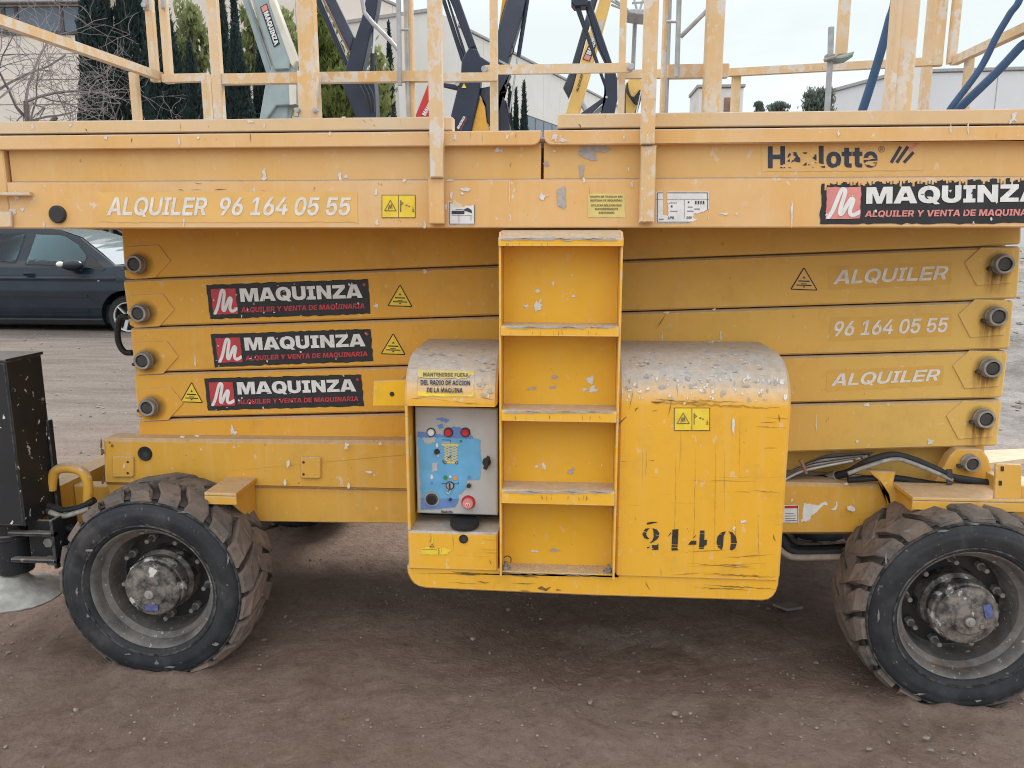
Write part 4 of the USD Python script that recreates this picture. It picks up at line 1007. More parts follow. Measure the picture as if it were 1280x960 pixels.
rm = slab(np.array([bp(x, y, 1.23)[[0, 2]] for x, y in [(1041, 74), (1046, 70), (1058, 67), (1068, 64), (1066, 71), (1060, 75), (1048, 77)]]), 1.22, 1.30, .012)
tag(obj('green_rag', rm, 'rag_green'), 'crumpled grey-green rag hanging by the steel pole clamp', 'rag')
for k_, (pts, r, lab) in enumerate([
        ([(1120, -8), (1112, 25), (1098, 75), (1078, 138)], .017, 'blue hose hanging straight down left of the thick rail post'),
        ([(1278, -12), (1262, 18), (1246, 45), (1225, 86), (1188, 136)], .013, 'upper blue hose slanting down to the deck at far right'),
        ([(1300, 35), (1276, 58), (1246, 90), (1198, 137)], .017, 'lower blue hose slanting down to the deck at far right')]):
    P = [bp(x, y, .78 + .04 * k_) for x, y in pts]
    P = [P[0] + np.array([P[0][0] - P[1][0], .05, .32])] + P + [P[-1] + np.array([-.015, .02, -.05])]
    tag(obj('blue_hose', tube(P, r, 12, 6), 'blue_hose', smooth=50), lab, 'hose', 'blue hoses on the platform')

# --- scissor arms, near side (and a plain far side)
ARMS = [[(150, 272), (1278, 236), (1277, 305.5), (155.5, 348.5)],
        [(153, 350.5), (1277, 307.5), (1273, 373.5), (161.5, 408.5)],
        [(162, 410.5), (1268, 375.5), (1262.5, 436.5), (167.5, 465.5)],
        [(167, 467.5), (1261, 438.5), (1253.5, 497.5), (171.5, 522.5)],
        [(172, 525), (1253.5, 499.5), (1247, 557.5), (175, 590)]]
LP = [(172, 330), (177, 391), (182, 450), (188, 508)]; RP = [None, (1251, 330), (1243, 395), (1236, 459), (1228, 522)]
arms = []
def pin(px, py, Y, par, r=.034):
    x, z = X(px, py, Y), Z(px, py, Y)
    obj('grease_ring', Face(rectpx(px - 19, py - 16, px + 17, py + 22), Y, 1, 1).sheet(sbox(0, 0, 1, 1), .0042), 'grease_halo', par, uv=np.array([[0, 0], [1, 0], [1, 1], [0, 1]]) if False else None) if False else None
    obj('pivot_collar', lathe([(r * .70, -.026), (r * .73, -.031), (r * .94, -.031), (r, -.026), (r, -.012), (r * 1.08, -.009), (r * 1.08, .0)], (x, Y, z), 28), 'grey_steel', par, smooth=35)
    obj('pivot_pin', lathe([(.0001, -.026), (r * .62, -.026), (r * .69, -.021), (r * .69, .0)], (x, Y, z), 24), 'dark_steel', par, smooth=35)
    obj('locking_bolt', rodY(x - r * 1.25, z - r * .45, Y - .018, Y, .007, 10), 'dark_steel', par)
def quad_uv(f, off):
    """a four-cornered sheet with st running 0..1 both ways"""
    w = np.array([f.at(a * f.W, b * f.H, off) for a, b in ((0, 0), (1, 0), (1, 1), (0, 1))])
    return (w, np.array([[0, 1, 2], [0, 2, 3]])), np.array([[0, 0], [1, 0], [1, 1], [0, 1]], float)
for i, c in enumerate(ARMS):
    a = obj('scissor_arm', plate(c, YS, .06, .007, .012), 'paint_scissor', L); arms.append(a)
    if i < 4:
        px, py = LP[i]
        obj('pin_plate', plate([(px - 15, py - 22), (px + 26, py - 24), (px + 41, py - 4), (px + 22, py + 17), (px - 10, py + 19)], YS - .004, .0035, .0025, .004), 'paint_scissor', a)
        pin(px, py, YS, a)
    if RP[i]:
        px, py = RP[i]
        obj('pin_plate', plate([(px - 45, py - 2), (px - 24, py - 21), (px + 17, py - 20), (px + 13, py + 24), (px - 30, py + 27)], YS - .004, .0035, .0025, .004), 'paint_scissor', a)
        pin(px, py, YS, a)
        (mm, uv) = quad_uv(Face([(px - 22, py + 4), (px + 13, py + 4), (px + 11, py + 44), (px - 24, py + 46)], YS, 1, 1), .0050)
        obj('rust_streak', mm, 'rust_run', a, uv=uv)
        (mm, uv) = quad_uv(Face(rectpx(px - 22, py - 17, px + 18, py + 22), YS, 1, 1), .0056)
        obj('grease_stain', mm, 'grease_halo', a, uv=uv)
    if i < 4:
        px, py = LP[i]
        (mm, uv) = quad_uv(Face(rectpx(px - 15, py - 17, px + 22, py + 19), YS, 1, 1), .0056)
        obj('grease_stain', mm, 'grease_halo', a, uv=uv)
for c in ARMS:
    P = np.array([bp(x, y, YS)[[0, 2]] for x, y in c])
    obj('scissor_arm', slab(P, 1.36, 1.42, .006), 'paint_scissor', L)
    mx = P[:, 0].mean() * 2; Q = P.copy(); Q[:, 0] = mx - Q[:, 0]
    obj('inner_arm', slab(Q[::-1], YS + .075, YS + .13, .006), 'paint_scissor', L)
obj('base_arm', plate([(700, 552), (1192, 556), (1172, 582), (980, 573), (700, 575)], YS + .15, .05, .004), 'paint_scissor', L)

# --- chassis
obj('chassis_beam', plate([(127.5, 548), (640, 553), (640, 617), (129.5, 606)], YC, .10, .012, .010), 'paint_chassis', L)
obj('chassis_rail', plate([(132, 605), (640, 616), (640, 656.5), (150, 650)], YC + .012, .09, .005), 'paint_chassis', L)
obj('chassis_beam', plate([(900, 602), (1112, 606), (1300, 612), (1300, 668), (900, 668)], YC, .10, .010, .008), 'paint_chassis', L)
zc1, zc0 = Z(500, 553, YC), Z(500, 655, YC)
obj('chassis_beam', bx(-1.75, 1.75, 1.36, 1.46, zc0, zc1 - .1, .01), 'paint_chassis', L)
obj('chassis_floor', bx(-1.55, 1.5, .40, 1.36, zc0 + .08, zc0 + .12, .004), 'dark_steel', L)
for x in (-1.51, 1.37): obj('axle', bx(x - .09, x + .09, .14, 1.62, .24, .44, .02), 'dark_steel', L)
for x in (-1.51, 1.37): obj('axle_mount', bx(x - .14, x + .14, .42, 1.34, .42, zc0 + .12, .01), 'dark_steel', L)
for p in ((153.5, 583.5, 13, 13), (388, 584.5, 12.5, 13.5)):
    x, y, w, h = p
    b = obj('blank_plate', plate(rectpx(x - w, y - h, x + w, y + h), YC - .010, .0095, .003, .008), 'paint_chassis', L)
    for dx, dy in ((w - 5, -h + 6), (w - 5, h - 6)) if x < 200 else ((-w + 5, -h + 6), (-w + 5, h - 6)):
        obj('screw_hole', rodY(X(x + dx, y + dy, YC), Z(x + dx, y + dy, YC), YC - .0112, YC - .009, .005, 12, .0003), 'print_black', b)
gp = obj('chassis_grommet', lathe([(.013, .006), (.013, -.006), (.025, -.008), (.029, -.003), (.029, .0)], (X(181.5, 567, YC), YC, Z(181.5, 567, YC)), 24), 'black_rubber', L, smooth=40)
obj('grommet_well', rodY(X(181.5, 567, YC), Z(181.5, 567, YC), YC - .003, YC - .0005, .0135, 16, .0005), 'dark_steel', gp)
# mudguard shelves
zs = Z(290, 596, YC)
def mudguard(x0, x1, gx, zs):
    m = obj('mudguard', [bx(x0, x1, .085, YC - .001, zs - .012, zs, .003), bx(x0, x1, .085, .095, zs - .045, zs - .0125, .002)], 'paint_chassis', L)
    g_ = slab_yz([(YC - .001, zs - .013), (.097, zs - .013), (.097, zs - .05), (YC - .03, zs - .175), (YC - .001, zs - .175)], gx - .006, gx + .006, .002)
    obj('gusset', g_, 'paint_chassis', m)
mudguard(X(284, 600, YC), X(321, 597, YC), X(317, 610, YC), zs)
mudguard(X(1112, 605, YC), X(1300, 612, YC), X(1116, 625, YC), .724)
obj('guard_bracket', plate([(1084, 588), (1120, 590), (1117, 604), (1128, 616), (1132, 640), (1114, 640), (1110, 618), (1098, 600)], YC - .035, .034, .004), 'paint_chassis', L)
# pin bracket and plate at the right end
pbk = obj('pin_bracket', plate([(1164, 612), (1188, 570), (1197, 561), (1228, 562), (1236, 573), (1248, 612)], YS - .03, .05, .005, .01), 'paint_chassis', L)
pin(1211, 577.5, YS - .03, pbk, .030)
ep = obj('end_plate', plate([(1245, 580), (1278, 581), (1276, 628), (1271, 633), (1243, 632)], .10, .012, .002, .006), 'paint_chassis', L)
for p in ((1253, 586), (1250.5, 604)): obj('slot', plate([(p[0] - 2, p[1] - 3), (p[0] + 2, p[1] - 3), (p[0] + 2, p[1] + 3), (p[0] - 2, p[1] + 3)], .0985, .0012, .0003), 'print_black', ep)
obj('end_plate_arm', bx(X(1262, 610, .12), X(1300, 612, .12), .113, YC, Z(1262, 626, .12), Z(1262, 606, .12), .004), 'paint_chassis', L)
# left end: cross beam with towing eye
tb = bp(66, 612, .22); zt_ = tb[2]
obj('cross_beam', bx(tb[0] - .10, tb[0], .16, 1.45, Z(70, 690, .22), zt_, .008), 'paint_chassis', L)
obj('cross_beam_web', bx(tb[0] + .002, -1.60, .34, .40, Z(110, 680, .34), zt_ - .02, .005), 'paint_chassis', L)
ye = .20
eye_ = [bp(110, 628, ye), bp(110, 606, ye), bp(104, 591, ye), bp(89, 585, ye), bp(72, 587, ye), bp(66, 597, ye), bp(64, 612, ye)]
obj('towing_eye', tube(eye_, .019, 12, 6), 'paint_chassis', L, smooth=50)
# hoses
def hose(pts, r, Y, m='black_rubber', name='hydraulic_hose', dY=None, n=6):
    dY = dY or [0] * len(pts)
    return obj(name, tube([bp(x, y, Y + d) for (x, y), d in zip(pts, dY)], r, 10, n), m, L, smooth=50)
hose([(975, 604), (1015, 600), (1042, 595), (1062, 590), (1085, 577), (1115, 569), (1142, 575), (1172, 588), (1192, 597), (1246, 605), (1285, 607)], .0145, YC - .02, dY=[.24, .16, .09, .05] + [0] * 7)
hose([(1060, 600), (1112, 597), (1150, 602), (1178, 606), (1245, 609)], .0115, YC - .015)
hose([(1060, 592), (1090, 581), (1118, 574), (1140, 579), (1172, 592), (1190, 600)], .008, YC - .045, 'grey_steel')
obj('hose_clip', plate(rectpx(1184, 587, 1191, 606), YC - .052, .01, .002, .002), 'dark_steel', L)
obj('hose_fitting', tube([bp(1030, 598, YC + .11), bp(1046, 594, YC + .06)], .019, 10), 'grey_steel', L)
for k in range(13):
    hose([(978, 601 - k * .8), (1000 + 3 * k, 590 - 2 * k), (1024 + 4 * k, 584 - 1.8 * k), (1066 + 3 * k, 576 - k)], .005, YC + .03 + .012 * k, ('galvanised', 'dark_steel', 'dusty_cable')[k % 3], 'cable')
hose([(1000, 575), (1003, 580), (1008, 592)], .006, YC, 'rust_brown', 'cable_tie', n=4)
hose([(960, 650), (978, 676), (988, 689), (1010, 692), (1066, 690)], .020, YC + .02)
hose([(955, 662), (972, 684), (984, 694), (1000, 697), (1060, 696)], .012, YC - .03, 'dusty_cable')
hose([(968, 655), (990, 682), (1015, 686), (1066, 683)], .014, YC + .10)
hose([(60, 632), (78, 638), (92, 636), (104, 633), (118, 625)], .013, .15)
hose([(58, 636), (70, 650), (86, 660), (100, 662), (120, 655)], .013, .13)
hose([(62, 640), (78, 645), (96, 641), (112, 636)], .010, .11, 'grey_steel')
hose([(160, 396), (150, 398), (147, 415), (149, 430), (156, 440), (166, 441)], .012, YS + .1)
for k, pts in enumerate(([(-.05, -.02), (.40, .02)], [(-.02, -.05), (.36, -.03)])):
    q0 = np.array([1.66, .62 + .12 * k, Z(1240, 585, .6) + .0]); 
    obj('timber_offcut', beam(q0 + [-.08, 0, 0], q0 + [.42, .25 - .1 * k, -.012], .09, .022, .003), 'timber', L)

# --- wheels
def wheel(cx, cz, y0, flip, rot, seed, detail=True):
    w = node('wheel', L); r = np.random.default_rng(seed); s = -1 if flip else 1
    prof = np.array([(.226, .022), (.236, -.002), (.262, -.016), (.300, -.018), (.326, -.006), (.340, .012), (.348, .035), (.350, .10), (.351, .14), (.350, .18), (.348, .245), (.340, .268), (.30, .296), (.25, .29), (.226, .26)])
    pr = []
    for a, b in zip(prof[:-1], prof[1:]): pr += [a + (b - a) * t for t in (0, .34, .67)]
    pr.append(prof[-1]); pr = np.array(pr)
    rings = [(rr, yy) for rr, yy in pr]
    for q in (.242, .291, .314):    # moulded rings on the sidewall
        i = int(np.argmin(abs(pr[:16, 0] - q))); rings[i] = (pr[i, 0], pr[i, 1] - .004)
    def place(m):
        v = m.vertices.copy(); v[:, 1] *= s; m = trimesh.Trimesh(v, m.faces if s > 0 else m.faces[:, ::-1], process=False)
        m.apply_translation([cx, y0, cz]); return m
    def squash(m):
        v = m.vertices.copy(); lo = v[:, 2] < .012; d = np.clip(.03 - v[:, 2], 0, 1)
        v[:, 1] += np.sign(v[:, 1] - (y0 + s * .14)) * d * .35; v[lo, 2] = .012 - (0.012 - v[lo, 2]) * .15
        return trimesh.Trimesh(v, m.faces, process=False)
    obj('tyre', squash(place(lathe(rings, (0, 0, 0), 96))), 'tyre_rubber', w, smooth=45)
    N = 21; lug = []
    for side in (0, 1):
        for k in range(N):
            a0 = rot + (k + .5 * side) * 2 * np.pi / N
            yy = np.array([.006, .034, .090, .166]); aa = np.array([0, .03, .13, .25]); hw = np.array([.112, .116, .106, .086]); rt = np.array([.352, .370, .378, .377]) + r.normal(0, .0018, 4)
            if side: yy = .28 - yy
            V = []
            for j in range(4):
                for e, rad in ((-1.04, rt[j] - .034), (-1, rt[j] - .006), (-.86, rt[j]), (.86, rt[j]), (1, rt[j] - .006), (1.04, rt[j] - .034)):
                    a = a0 + aa[j] + e * hw[j] + r.normal(0, .011)
                    rad += r.normal(0, .0012); V.append([rad * np.cos(a), yy[j] + r.normal(0, .004 if j else .0015), rad * np.sin(a)])
            F = []
            for j in range(3):
                for e in range(5):
                    p, q = j * 6 + e, j * 6 + e + 1; F += [[p, q, q + 6], [p, q + 6, p + 6]]
            for b in (0, 18): F += [[b, b + 1, b + 5], [b + 1, b + 2, b + 4], [b + 2, b + 3, b + 4], [b + 1, b + 4, b + 5]]
            m = trimesh.Trimesh(V, F, process=False); m.fix_normals(); lug.append(m)
    band = [(.345, .016), (.353, .026), (.3545, .09), (.355, .14), (.3545, .19), (.353, .254), (.345, .264)]
    obj('tread_base', squash(place(lathe(band, (0, 0, 0), 96))), 'tread_dirt', w, smooth=50)
    for q, yy_ in ((.334, .0005), (.252, -.0125)): obj('sidewall_rib', squash(place(lathe([(q - .0045, yy_ + .002), (q - .002, yy_ - .0035), (q + .002, yy_ - .003), (q + .0045, yy_ + .004)], (0, 0, 0), 96))), 'scuffed_rubber', w, smooth=60)
    obj('tread', squash(place(cat(lug))), 'muddy_tread', w)
    rim = [(.120, .150), (.178, .150), (.186, .140), (.190, .085), (.196, .060), (.214, .045), (.219, .016), (.230, .004), (.236, .004), (.240, .012), (.236, .022), (.222, .024)]
    obj('rim', place(lathe(rim, (0, 0, 0), 72)), 'dusty_rim', w, smooth=35)
    obj('rim_disc', place(lathe([(.08, .146), (.179, .149)], (0, 0, 0), 48)), 'black_plastic', w)
    hub = [(.062, -.004), (.098, .004), (.103, .010), (.103, .028), (.109, .030), (.112, .036), (.112, .052), (.105, .056), (.104, .085), (.118, .095), (.122, .15)]
    obj('hub', place(lathe(hub, (0, 0, 0), 48)), 'greasy_hub', w, smooth=30)
    hc = [lathe([(.0001, -.010), (.058, -.009), (.063, -.004)], (0, 0, 0), 36)]
    c_ = obj('hub_cap', place(cat(hc)), 'greasy_hub', w, smooth=30)
    for k in range(9):
        a = rot * 2 + k * 2 * np.pi / 9 + .3
        obj('wheel_stud', place(cat([rodY(.158 * np.cos(a), .158 * np.sin(a), .085, .15, .009, 10), hexY(.158 * np.cos(a), .158 * np.sin(a), .125, .15, .016)])), 'grey_steel', w)
    for k in range(3 if detail else 0):
        a = rot * 3 + k * 2.1 + .5
        obj('cap_bolt', place(cat([hexY(.048 * np.cos(a), .048 * np.sin(a), -.017, -.006, .008), rodY(.048 * np.cos(a), .048 * np.sin(a), -.010, -.004, .014, 14)])), 'greasy_hub', w)
    obj('cap_plug', place(cat([rodY(.0, -.012, -.020, -.006, .017, 16, .004), rodY(.0, -.012, -.024, -.018, .007, 12, .001)])), 'grey_steel', w)
    for k in range(8):
        a = k * np.pi / 4 + rot; obj('flange_bolt', place(rodY(.106 * np.cos(a), .106 * np.sin(a), .024, .032, .006, 8)), 'greasy_hub', w)
    return w
def label_on_hub(w, cx, cz, y0, dx, dz, ang):
    m = slab([(-.024, -.013), (.024, -.013), (.024, .013), (-.024, .013)], -.0125, -.0102, .0004)
    m.apply_transform(trimesh.transformations.rotation_matrix(ang, [0, 1, 0])); m.apply_translation([cx + dx, y0, cz + dz]); obj('hub_label', m, 'label_blue', w)
WX0, WX1, WZ = -1.509, 1.371, .332
w1 = wheel(WX0, WZ, 0, False, .1, 1); label_on_hub(w1, WX0, WZ, 0, .004, -.062, 0)
w2_ = wheel(WX1, WZ, 0, False, .33, 2); label_on_hub(w2_, WX1, WZ, 0, .055, .030, 1.25)
wheel(WX0, WZ, 1.76, True, .2, 3, False); wheel(WX1, WZ, 1.76, True, .4, 4, False)

# --- stabiliser leg at the left end
sb = node('stabiliser', L, 'black box-section stabiliser leg with a cement-caked foot')
xr_ = X(7, 460, .03); y0_, y1_ = .03, .225
zt2_, zb2_ = Z(8, 449, .03), Z(30, 652, .08)
obj('leg_tube', [bx(xr_ - .30, xr_, y0_, y1_, zb2_, zt2_ - .012, .006)], 'paint_black', sb)
obj('leg_cap', [bx(xr_ - .305, xr_ + .005, y0_ - .005, y1_ + .005, zt2_ - .011, zt2_, .003)], 'paint_black', sb)
obj('leg_lip', [bx(xr_ + .001, xr_ + .010, y1_ - .02, y1_ + .008, zb2_, zb2_ + .36, .002)], 'paint_black', sb)
xc_ = X(24, 690, .12); zf_ = Z(24, 716, .12)
obj('jack_cylinder', lathe_z([(.001, zb2_ + .05), (.070, zb2_ + .05), (.070, zb2_ - .05), (.074, zb2_ - .055), (.074, zb2_ - .07), (.068, zb2_ - .075), (.066, zf_ + .03), (.062, zf_ + .012), (.001, zf_ + .012)][::-1], (xc_ - .02, .12, 0), 32), 'paint_black', sb, smooth=35)
br = obj('jack_bracket', [bx(xc_ + .02, xc_ + .20, .045, .075, zb2_ - .045, zb2_ - .03, .003), bx(xc_ + .02, xc_ + .20, .045, .075, zb2_ - .150, zb2_ - .135, .003), bx(xc_ + .188, xc_ + .20, .045, .19, zb2_ - .17, zb2_ + .02, .003), bx(xc_ + .06, xc_ + .19, .10, .112, zb2_ - .15, zb2_ - .0, .003), slab_yz([(.05, zb2_), (.18, zb2_), (.18, zb2_ - .14)], xc_ + .03, xc_ + .045, .002)], 'paint_black', sb)
for dz in (-.085, -.17 + .012): obj('bracket_bolt', hexY(xc_ + .145, zb2_ + dz, .085, .10, .020), 'grey_steel', br)
ft = lathe_z([(.001, -.02), (.10, -.02), (.185, -.012), (.190, .0), (.15, .02), (.085, .055), (.055, .085), (.05, .11), (.001, .11)][::1], (0, 0, 0), 56)
v = ft.vertices.copy(); v[:, 2] *= .72; v[:, :2] *= .92; v *= 1 + .10 * (meshkit.fbm(v * 11, 3, 4)[:, None] - .5) * np.array([1, 1, 2.2]); v[:, 2] += .015 * (meshkit.fbm(v * 30, 2, 9) - .5)
zfoot = max(Z(30, 741, .12), .03)
ft = trimesh.Trimesh(v + [xc_ - .03, .12, zfoot], ft.faces, process=False)
obj('foot_pad', ft, 'cement_foot', sb, smooth=60)
obj('foot_stem', lathe_z([(.001, zf_ + .05), (.036, zf_ + .05), (.036, zfoot + .06), (.001, zfoot + .06)][::-1], (xc_ - .02, .12, 0), 20), 'grey_steel', sb, smooth=35)

# --- engine hood, control bay and ladder
zh1, zh2 = Z(740, 507, YH), Z(740, 427, .335)          # where the front starts to curve, and the flat top
ry, rz = .185, zh2 - zh1
PROF = [(YH, zh1)] + [(YH + ry * (1 - math.cos(a)), zh1 + rz * math.sin(a)) for a in np.linspace(0.08, math.pi / 2, 12)] + [(.34, zh2 + .004)]
PY, PZ = np.array(PROF).T
def hood_at(px, py):
    """where a sight line meets the hood's front and curved top"""
    d = ray(px, py); lo, hi = (YH - EYE[1]) / d[1], (.33 - EYE[1]) / d[1]
    f = lambda t: (EYE + d * t)[2] - np.interp((EYE + d * t)[1], PY, PZ)
    if (EYE + d * lo)[2] <= zh1: return EYE + d * lo
    for _ in range(40):
        m = (lo + hi) / 2
        if f(m) > 0: lo = m
        else: hi = m
    return EYE + d * hi
xh = [X(507, 560, YH), X(622, 560, YH), X(771, 600, YH), X(986, 560, YH)]
zhb = Z(870, 722, YH)
def hood_shell(x0, x1, zbot, y_back=.34, t=.012, ends=True):
    o = [(YH, zbot)] + PROF; q = [(y + t, min(z, zh2) - t * .6) for y, z in PROF if True][::-1]
    solid = slab_yz(o + [(y_back, zbot)], x0, x1, .010)
    return solid
H1 = obj('engine_hood', hood_shell(xh[2], xh[3], zhb), 'paint_hood', L, smooth=38)
xr2 = X(616, 480, YH)
H0 = obj('control_hood', slab_yz([(YH, Z(560, 508, YH)), *PROF, (.34, Z(560, 508, YH))], xh[0], xh[1] - .001, .008), 'paint_hood', L, smooth=38)
ztp, zbp = Z(560, 508, YH), Z(560, 655, YH)
zbx = Z(560, 661, YH)
obj('bay_side', bx(xh[0], xh[0] + .010, YH, .34, zbx - .01, ztp - .001, .003), 'paint_hood', L)
obj('bay_back', bx(xh[0] + .011, xh[1] - .002, YH + .16, YH + .17, zbx - .05, ztp + .05, .002), 'dark_steel', L)
bb = obj('bay_box', bx(xh[0], xh[1] - .001, YH - .001, .34, Z(560, 713, YH), zbx - .011, .006), 'paint_hood', L)
obj('box_hole', rodY(X(579.5, 673.5, YH), Z(579.5, 673.5, YH), YH - .0022, YH - .0005, .0125, 20, .0005), 'print_black', bb)
obj('hole_rim', lathe([(.0125, .0), (.0128, -.003), (.0150, -.003), (.0155, 0)], (X(579.5, 673.5, YH), YH - .001, Z(579.5, 673.5, YH)), 20), 'black_rubber', bb)
obj('horn', lathe_z([(.001, -.010), (.046, -.010), (.050, -.004), (.050, .012), (.001, .012)][::-1], (X(581, 650, YH + .05), YH + .045, zbx + .004), 32), 'black_rubber', L, smooth=40)
# bottom skirt: one plate with round lower corners
sk = [(508.5, 708), (626, 711), (626, 715), (771, 719.5), (771, 716), (974, 722), (973, 732), (970.5, 740), (966.5, 746), (961, 750), (953, 751.5), (740, 745), (532, 735.8), (523, 733.5), (517, 730), (512.5, 724), (509.5, 717)]
obj('hood_skirt', plate(sk, YH + .004, .36, .006), 'paint_hood', L)
# control cabinet
YP = YH + .072
cp = [(518.5, 508), (622, 511), (622, 644.5), (521.5, 641.5)]
CB = obj('control_panel', plate(cp, YP, .07, .004), 'panel_grey', L)
cw, chh = .330, .428
FP = Face(cp, YP, 103.0, 134.0)                      # local units: photo pixels, from the panel's lower left corner
def pl(pts): return Polygon([((x / 780 * 130 + 505 - 519.5), 134 - (y / 960 * 160 + 500 - 509)) for x, y in pts])
blue = ragged(pl([(105, 285), (275, 283), (300, 275), (575, 285), (578, 480), (568, 590), (470, 600), (462, 668), (440, 690), (400, 710), (402, 742), (118, 745)]), .45, 3.0, 3)
obj('blue_overlay', FP.sheet(blue, .0015), 'panel_blue', CB)
for pts in ([(103, 240), (170, 252), (300, 262), (372, 195), (440, 210), (500, 255), (530, 285), (400, 284), (105, 284)], [(117, 742), (330, 742), (412, 742), (378, 800), (250, 820), (118, 828)], [(255, 190), (290, 180), (298, 210), (270, 222)], [(245, 140), (290, 135), (345, 150), (320, 172), (300, 160), (250, 150)]):
    obj('worn_overlay', FP.sheet(ragged(pl(pts), .35, 2.2, 8), .0022), 'panel_deep_blue', CB)
for pts in ([(140, 290), (240, 288), (235, 325), (160, 330)], [(210, 480), (250, 470), (245, 540), (205, 545)]):
    obj('worn_overlay', FP.sheet(ragged(pl(pts), .5, 2.5, 9), .0026), 'panel_grey', CB)
pxy = lambda x, y: (x / 780 * 130 + 505, y / 960 * 160 + 500)
def knob(x, y, r, depth, m, name, collar=None):
    px, py = pxy(x, y); cx, cz = X(px, py, YP), Z(px, py, YP)
    if collar: obj(name + '_collar', lathe([(r * 1.02, -.004), (r * 1.28, -.004), (r * 1.34, 0)], (cx, YP, cz), 28), collar, CB)
    return obj(name, rodY(cx, cz, YP - depth, YP, r, 28, min(.003, r * .3)), m, CB, smooth=40)
px_m = 1 / 380.0
knob(204, 241, .0118, .012, 'sticker_white', 'push_button', 'dark_steel')
knob(334, 241, .0128, .012, 'button_red', 'push_button', 'dark_steel')
knob(461, 242, .0128, .012, 'button_red', 'push_button', 'dark_steel')
knob(210, 741, .0205, .010, 'dark_steel', 'power_socket', 'galvanised')
knob(210, 741, .0165, .012, 'black_rubber', 'socket_cap')
knob(346, 640, .0115, .010, 'galvanised', 'key_switch', 'dark_steel')
kx = pxy(346, 640)
obj('key_slot', bx(X(kx[0] - 1, kx[1], YP), X(kx[0] + 1, kx[1], YP), YP - .0125, YP - .0095, Z(*[kx[0], kx[1] + 4], YP), Z(*[kx[0], kx[1] - 4], YP), .0005), 'dark_steel', CB)
obj('key_ring', tube([bp(*pxy(330, 665), YP - .006), bp(*pxy(318, 690), YP - .008), bp(*pxy(338, 700), YP - .008), bp(*pxy(350, 675), YP - .006)], .0018, 6, 4), 'chrome', CB)
knob(248, 386, .0075, .016, 'black_plastic', 'toggle_switch', 'dark_steel')
knob(488, 638, .0070, .014, 'black_plastic', 'toggle_switch', 'galvanised')
knob(349, 741, .0048, .012, 'black_plastic', 'toggle_switch')
knob(483, 766, .0185, .022, 'sticker_pink', 'stop_button', 'button_red')
knob(483, 770, .0085, .0235, 'sticker_white', 'stop_mark'); knob(483, 770, .006, .0245, 'button_red', 'stop_mark'); knob(483, 770, .0028, .0252, 'sticker_white', 'stop_mark')
lx = pxy(620, 462); lt = knob(620, 462, .0145, .010, 'black_plastic', 'latch')
obj('latch_handle', slab(rnd([(X(lx[0] + a, lx[1] + b, YP), Z(lx[0] + a, lx[1] + b, YP)) for a, b in ((-4, 7), (1, 9), (5, -7), (1, -9))], .003), YP - .020, YP - .008, .003), 'black_plastic', lt)
def dot(x, y, r, m, name='print_mark', sq=1.0): obj(name, FP.sheet(affinity.scale(Point(x / 780 * 130 + 505 - 519.5, 134 - (y / 960 * 160 - 9)).buffer(r), 1, sq), .003), m, CB)
dot(308, 584, 2.7, 'print_green'); dot(345, 576, 1.8, 'sticker_white'); dot(382, 585, 2.9, 'print_orange'); dot(428, 306, 2.0, 'print_green', sq=.8); dot(488, 576, 2.4, 'panel_deep_blue')
dot(204, 582, 1.8, 'sticker_white', sq=1.7); dot(205, 628, 1.6, 'panel_deep_blue'); dot(248, 342, 1.5, 'sticker_white', sq=2.0); dot(254, 414, 1.5, 'sticker_white', sq=2.0); dot(345, 458, 1.7, 'print_orange')
def line(pts, w): return LineString([(x / 780 * 130 + 505 - 519.5, 134 - (y / 960 * 160 - 9)) for x, y in pts]).buffer(w)
zig = []
for c in (325, 378):
    for s_ in (-1, 1):
        zig.append(line([(c + s_ * 22 * (1 if k % 2 else -1), 345 + 20 * k) for k in range(7)], .55))
zig += [line([(288, 336), (405, 336)], 1.3), line([(290, 322), (400, 322)], .35), line([(318, 470), (380, 470)], 1.0)]
obj('lift_diagram', FP.sheet(union_all(zig), .0031), 'sticker_pale_yellow', CB)
obj('lift_diagram', FP.sheet(union_all([line([(290, 455), (292, 470)], .5), Point(*line([(307, 470), (308, 470)], .1).centroid.coords[0]).buffer(1.9).difference(Point(*line([(307, 470), (308, 470)], .1).centroid.coords[0]).buffer(1.2)), Point(*line([(394, 470), (395, 470)], .1).centroid.coords[0]).buffer(1.9).difference(Point(*line([(394, 470), (395, 470)], .1).centroid.coords[0]).buffer(1.2)), line([(285, 300), (350, 300), (350, 318)], .3), line([(280, 628), (405, 628), (405, 612)], .35), line([(330, 435), (350, 420)], .6)]), .0033), 'print_navy', CB)
obj('maker_lettering', FP.sheet(fit(text_poly('Haulotte', 1, 800, .1, 60), 30.5, 1.2, 45.5, 4.7), .003), 'print_navy', CB)
obj('side_label', slab_yz([(YH + .02, Z(511, 570, YH + .05)), (YH + .05, Z(511, 568, YH + .05)), (YH + .05, Z(511, 541, YH + .05)), (YH + .02, Z(511, 543, YH + .05))], xh[0] + .0101, xh[0] + .0112, .0002), 'sticker_pale_yellow', L)
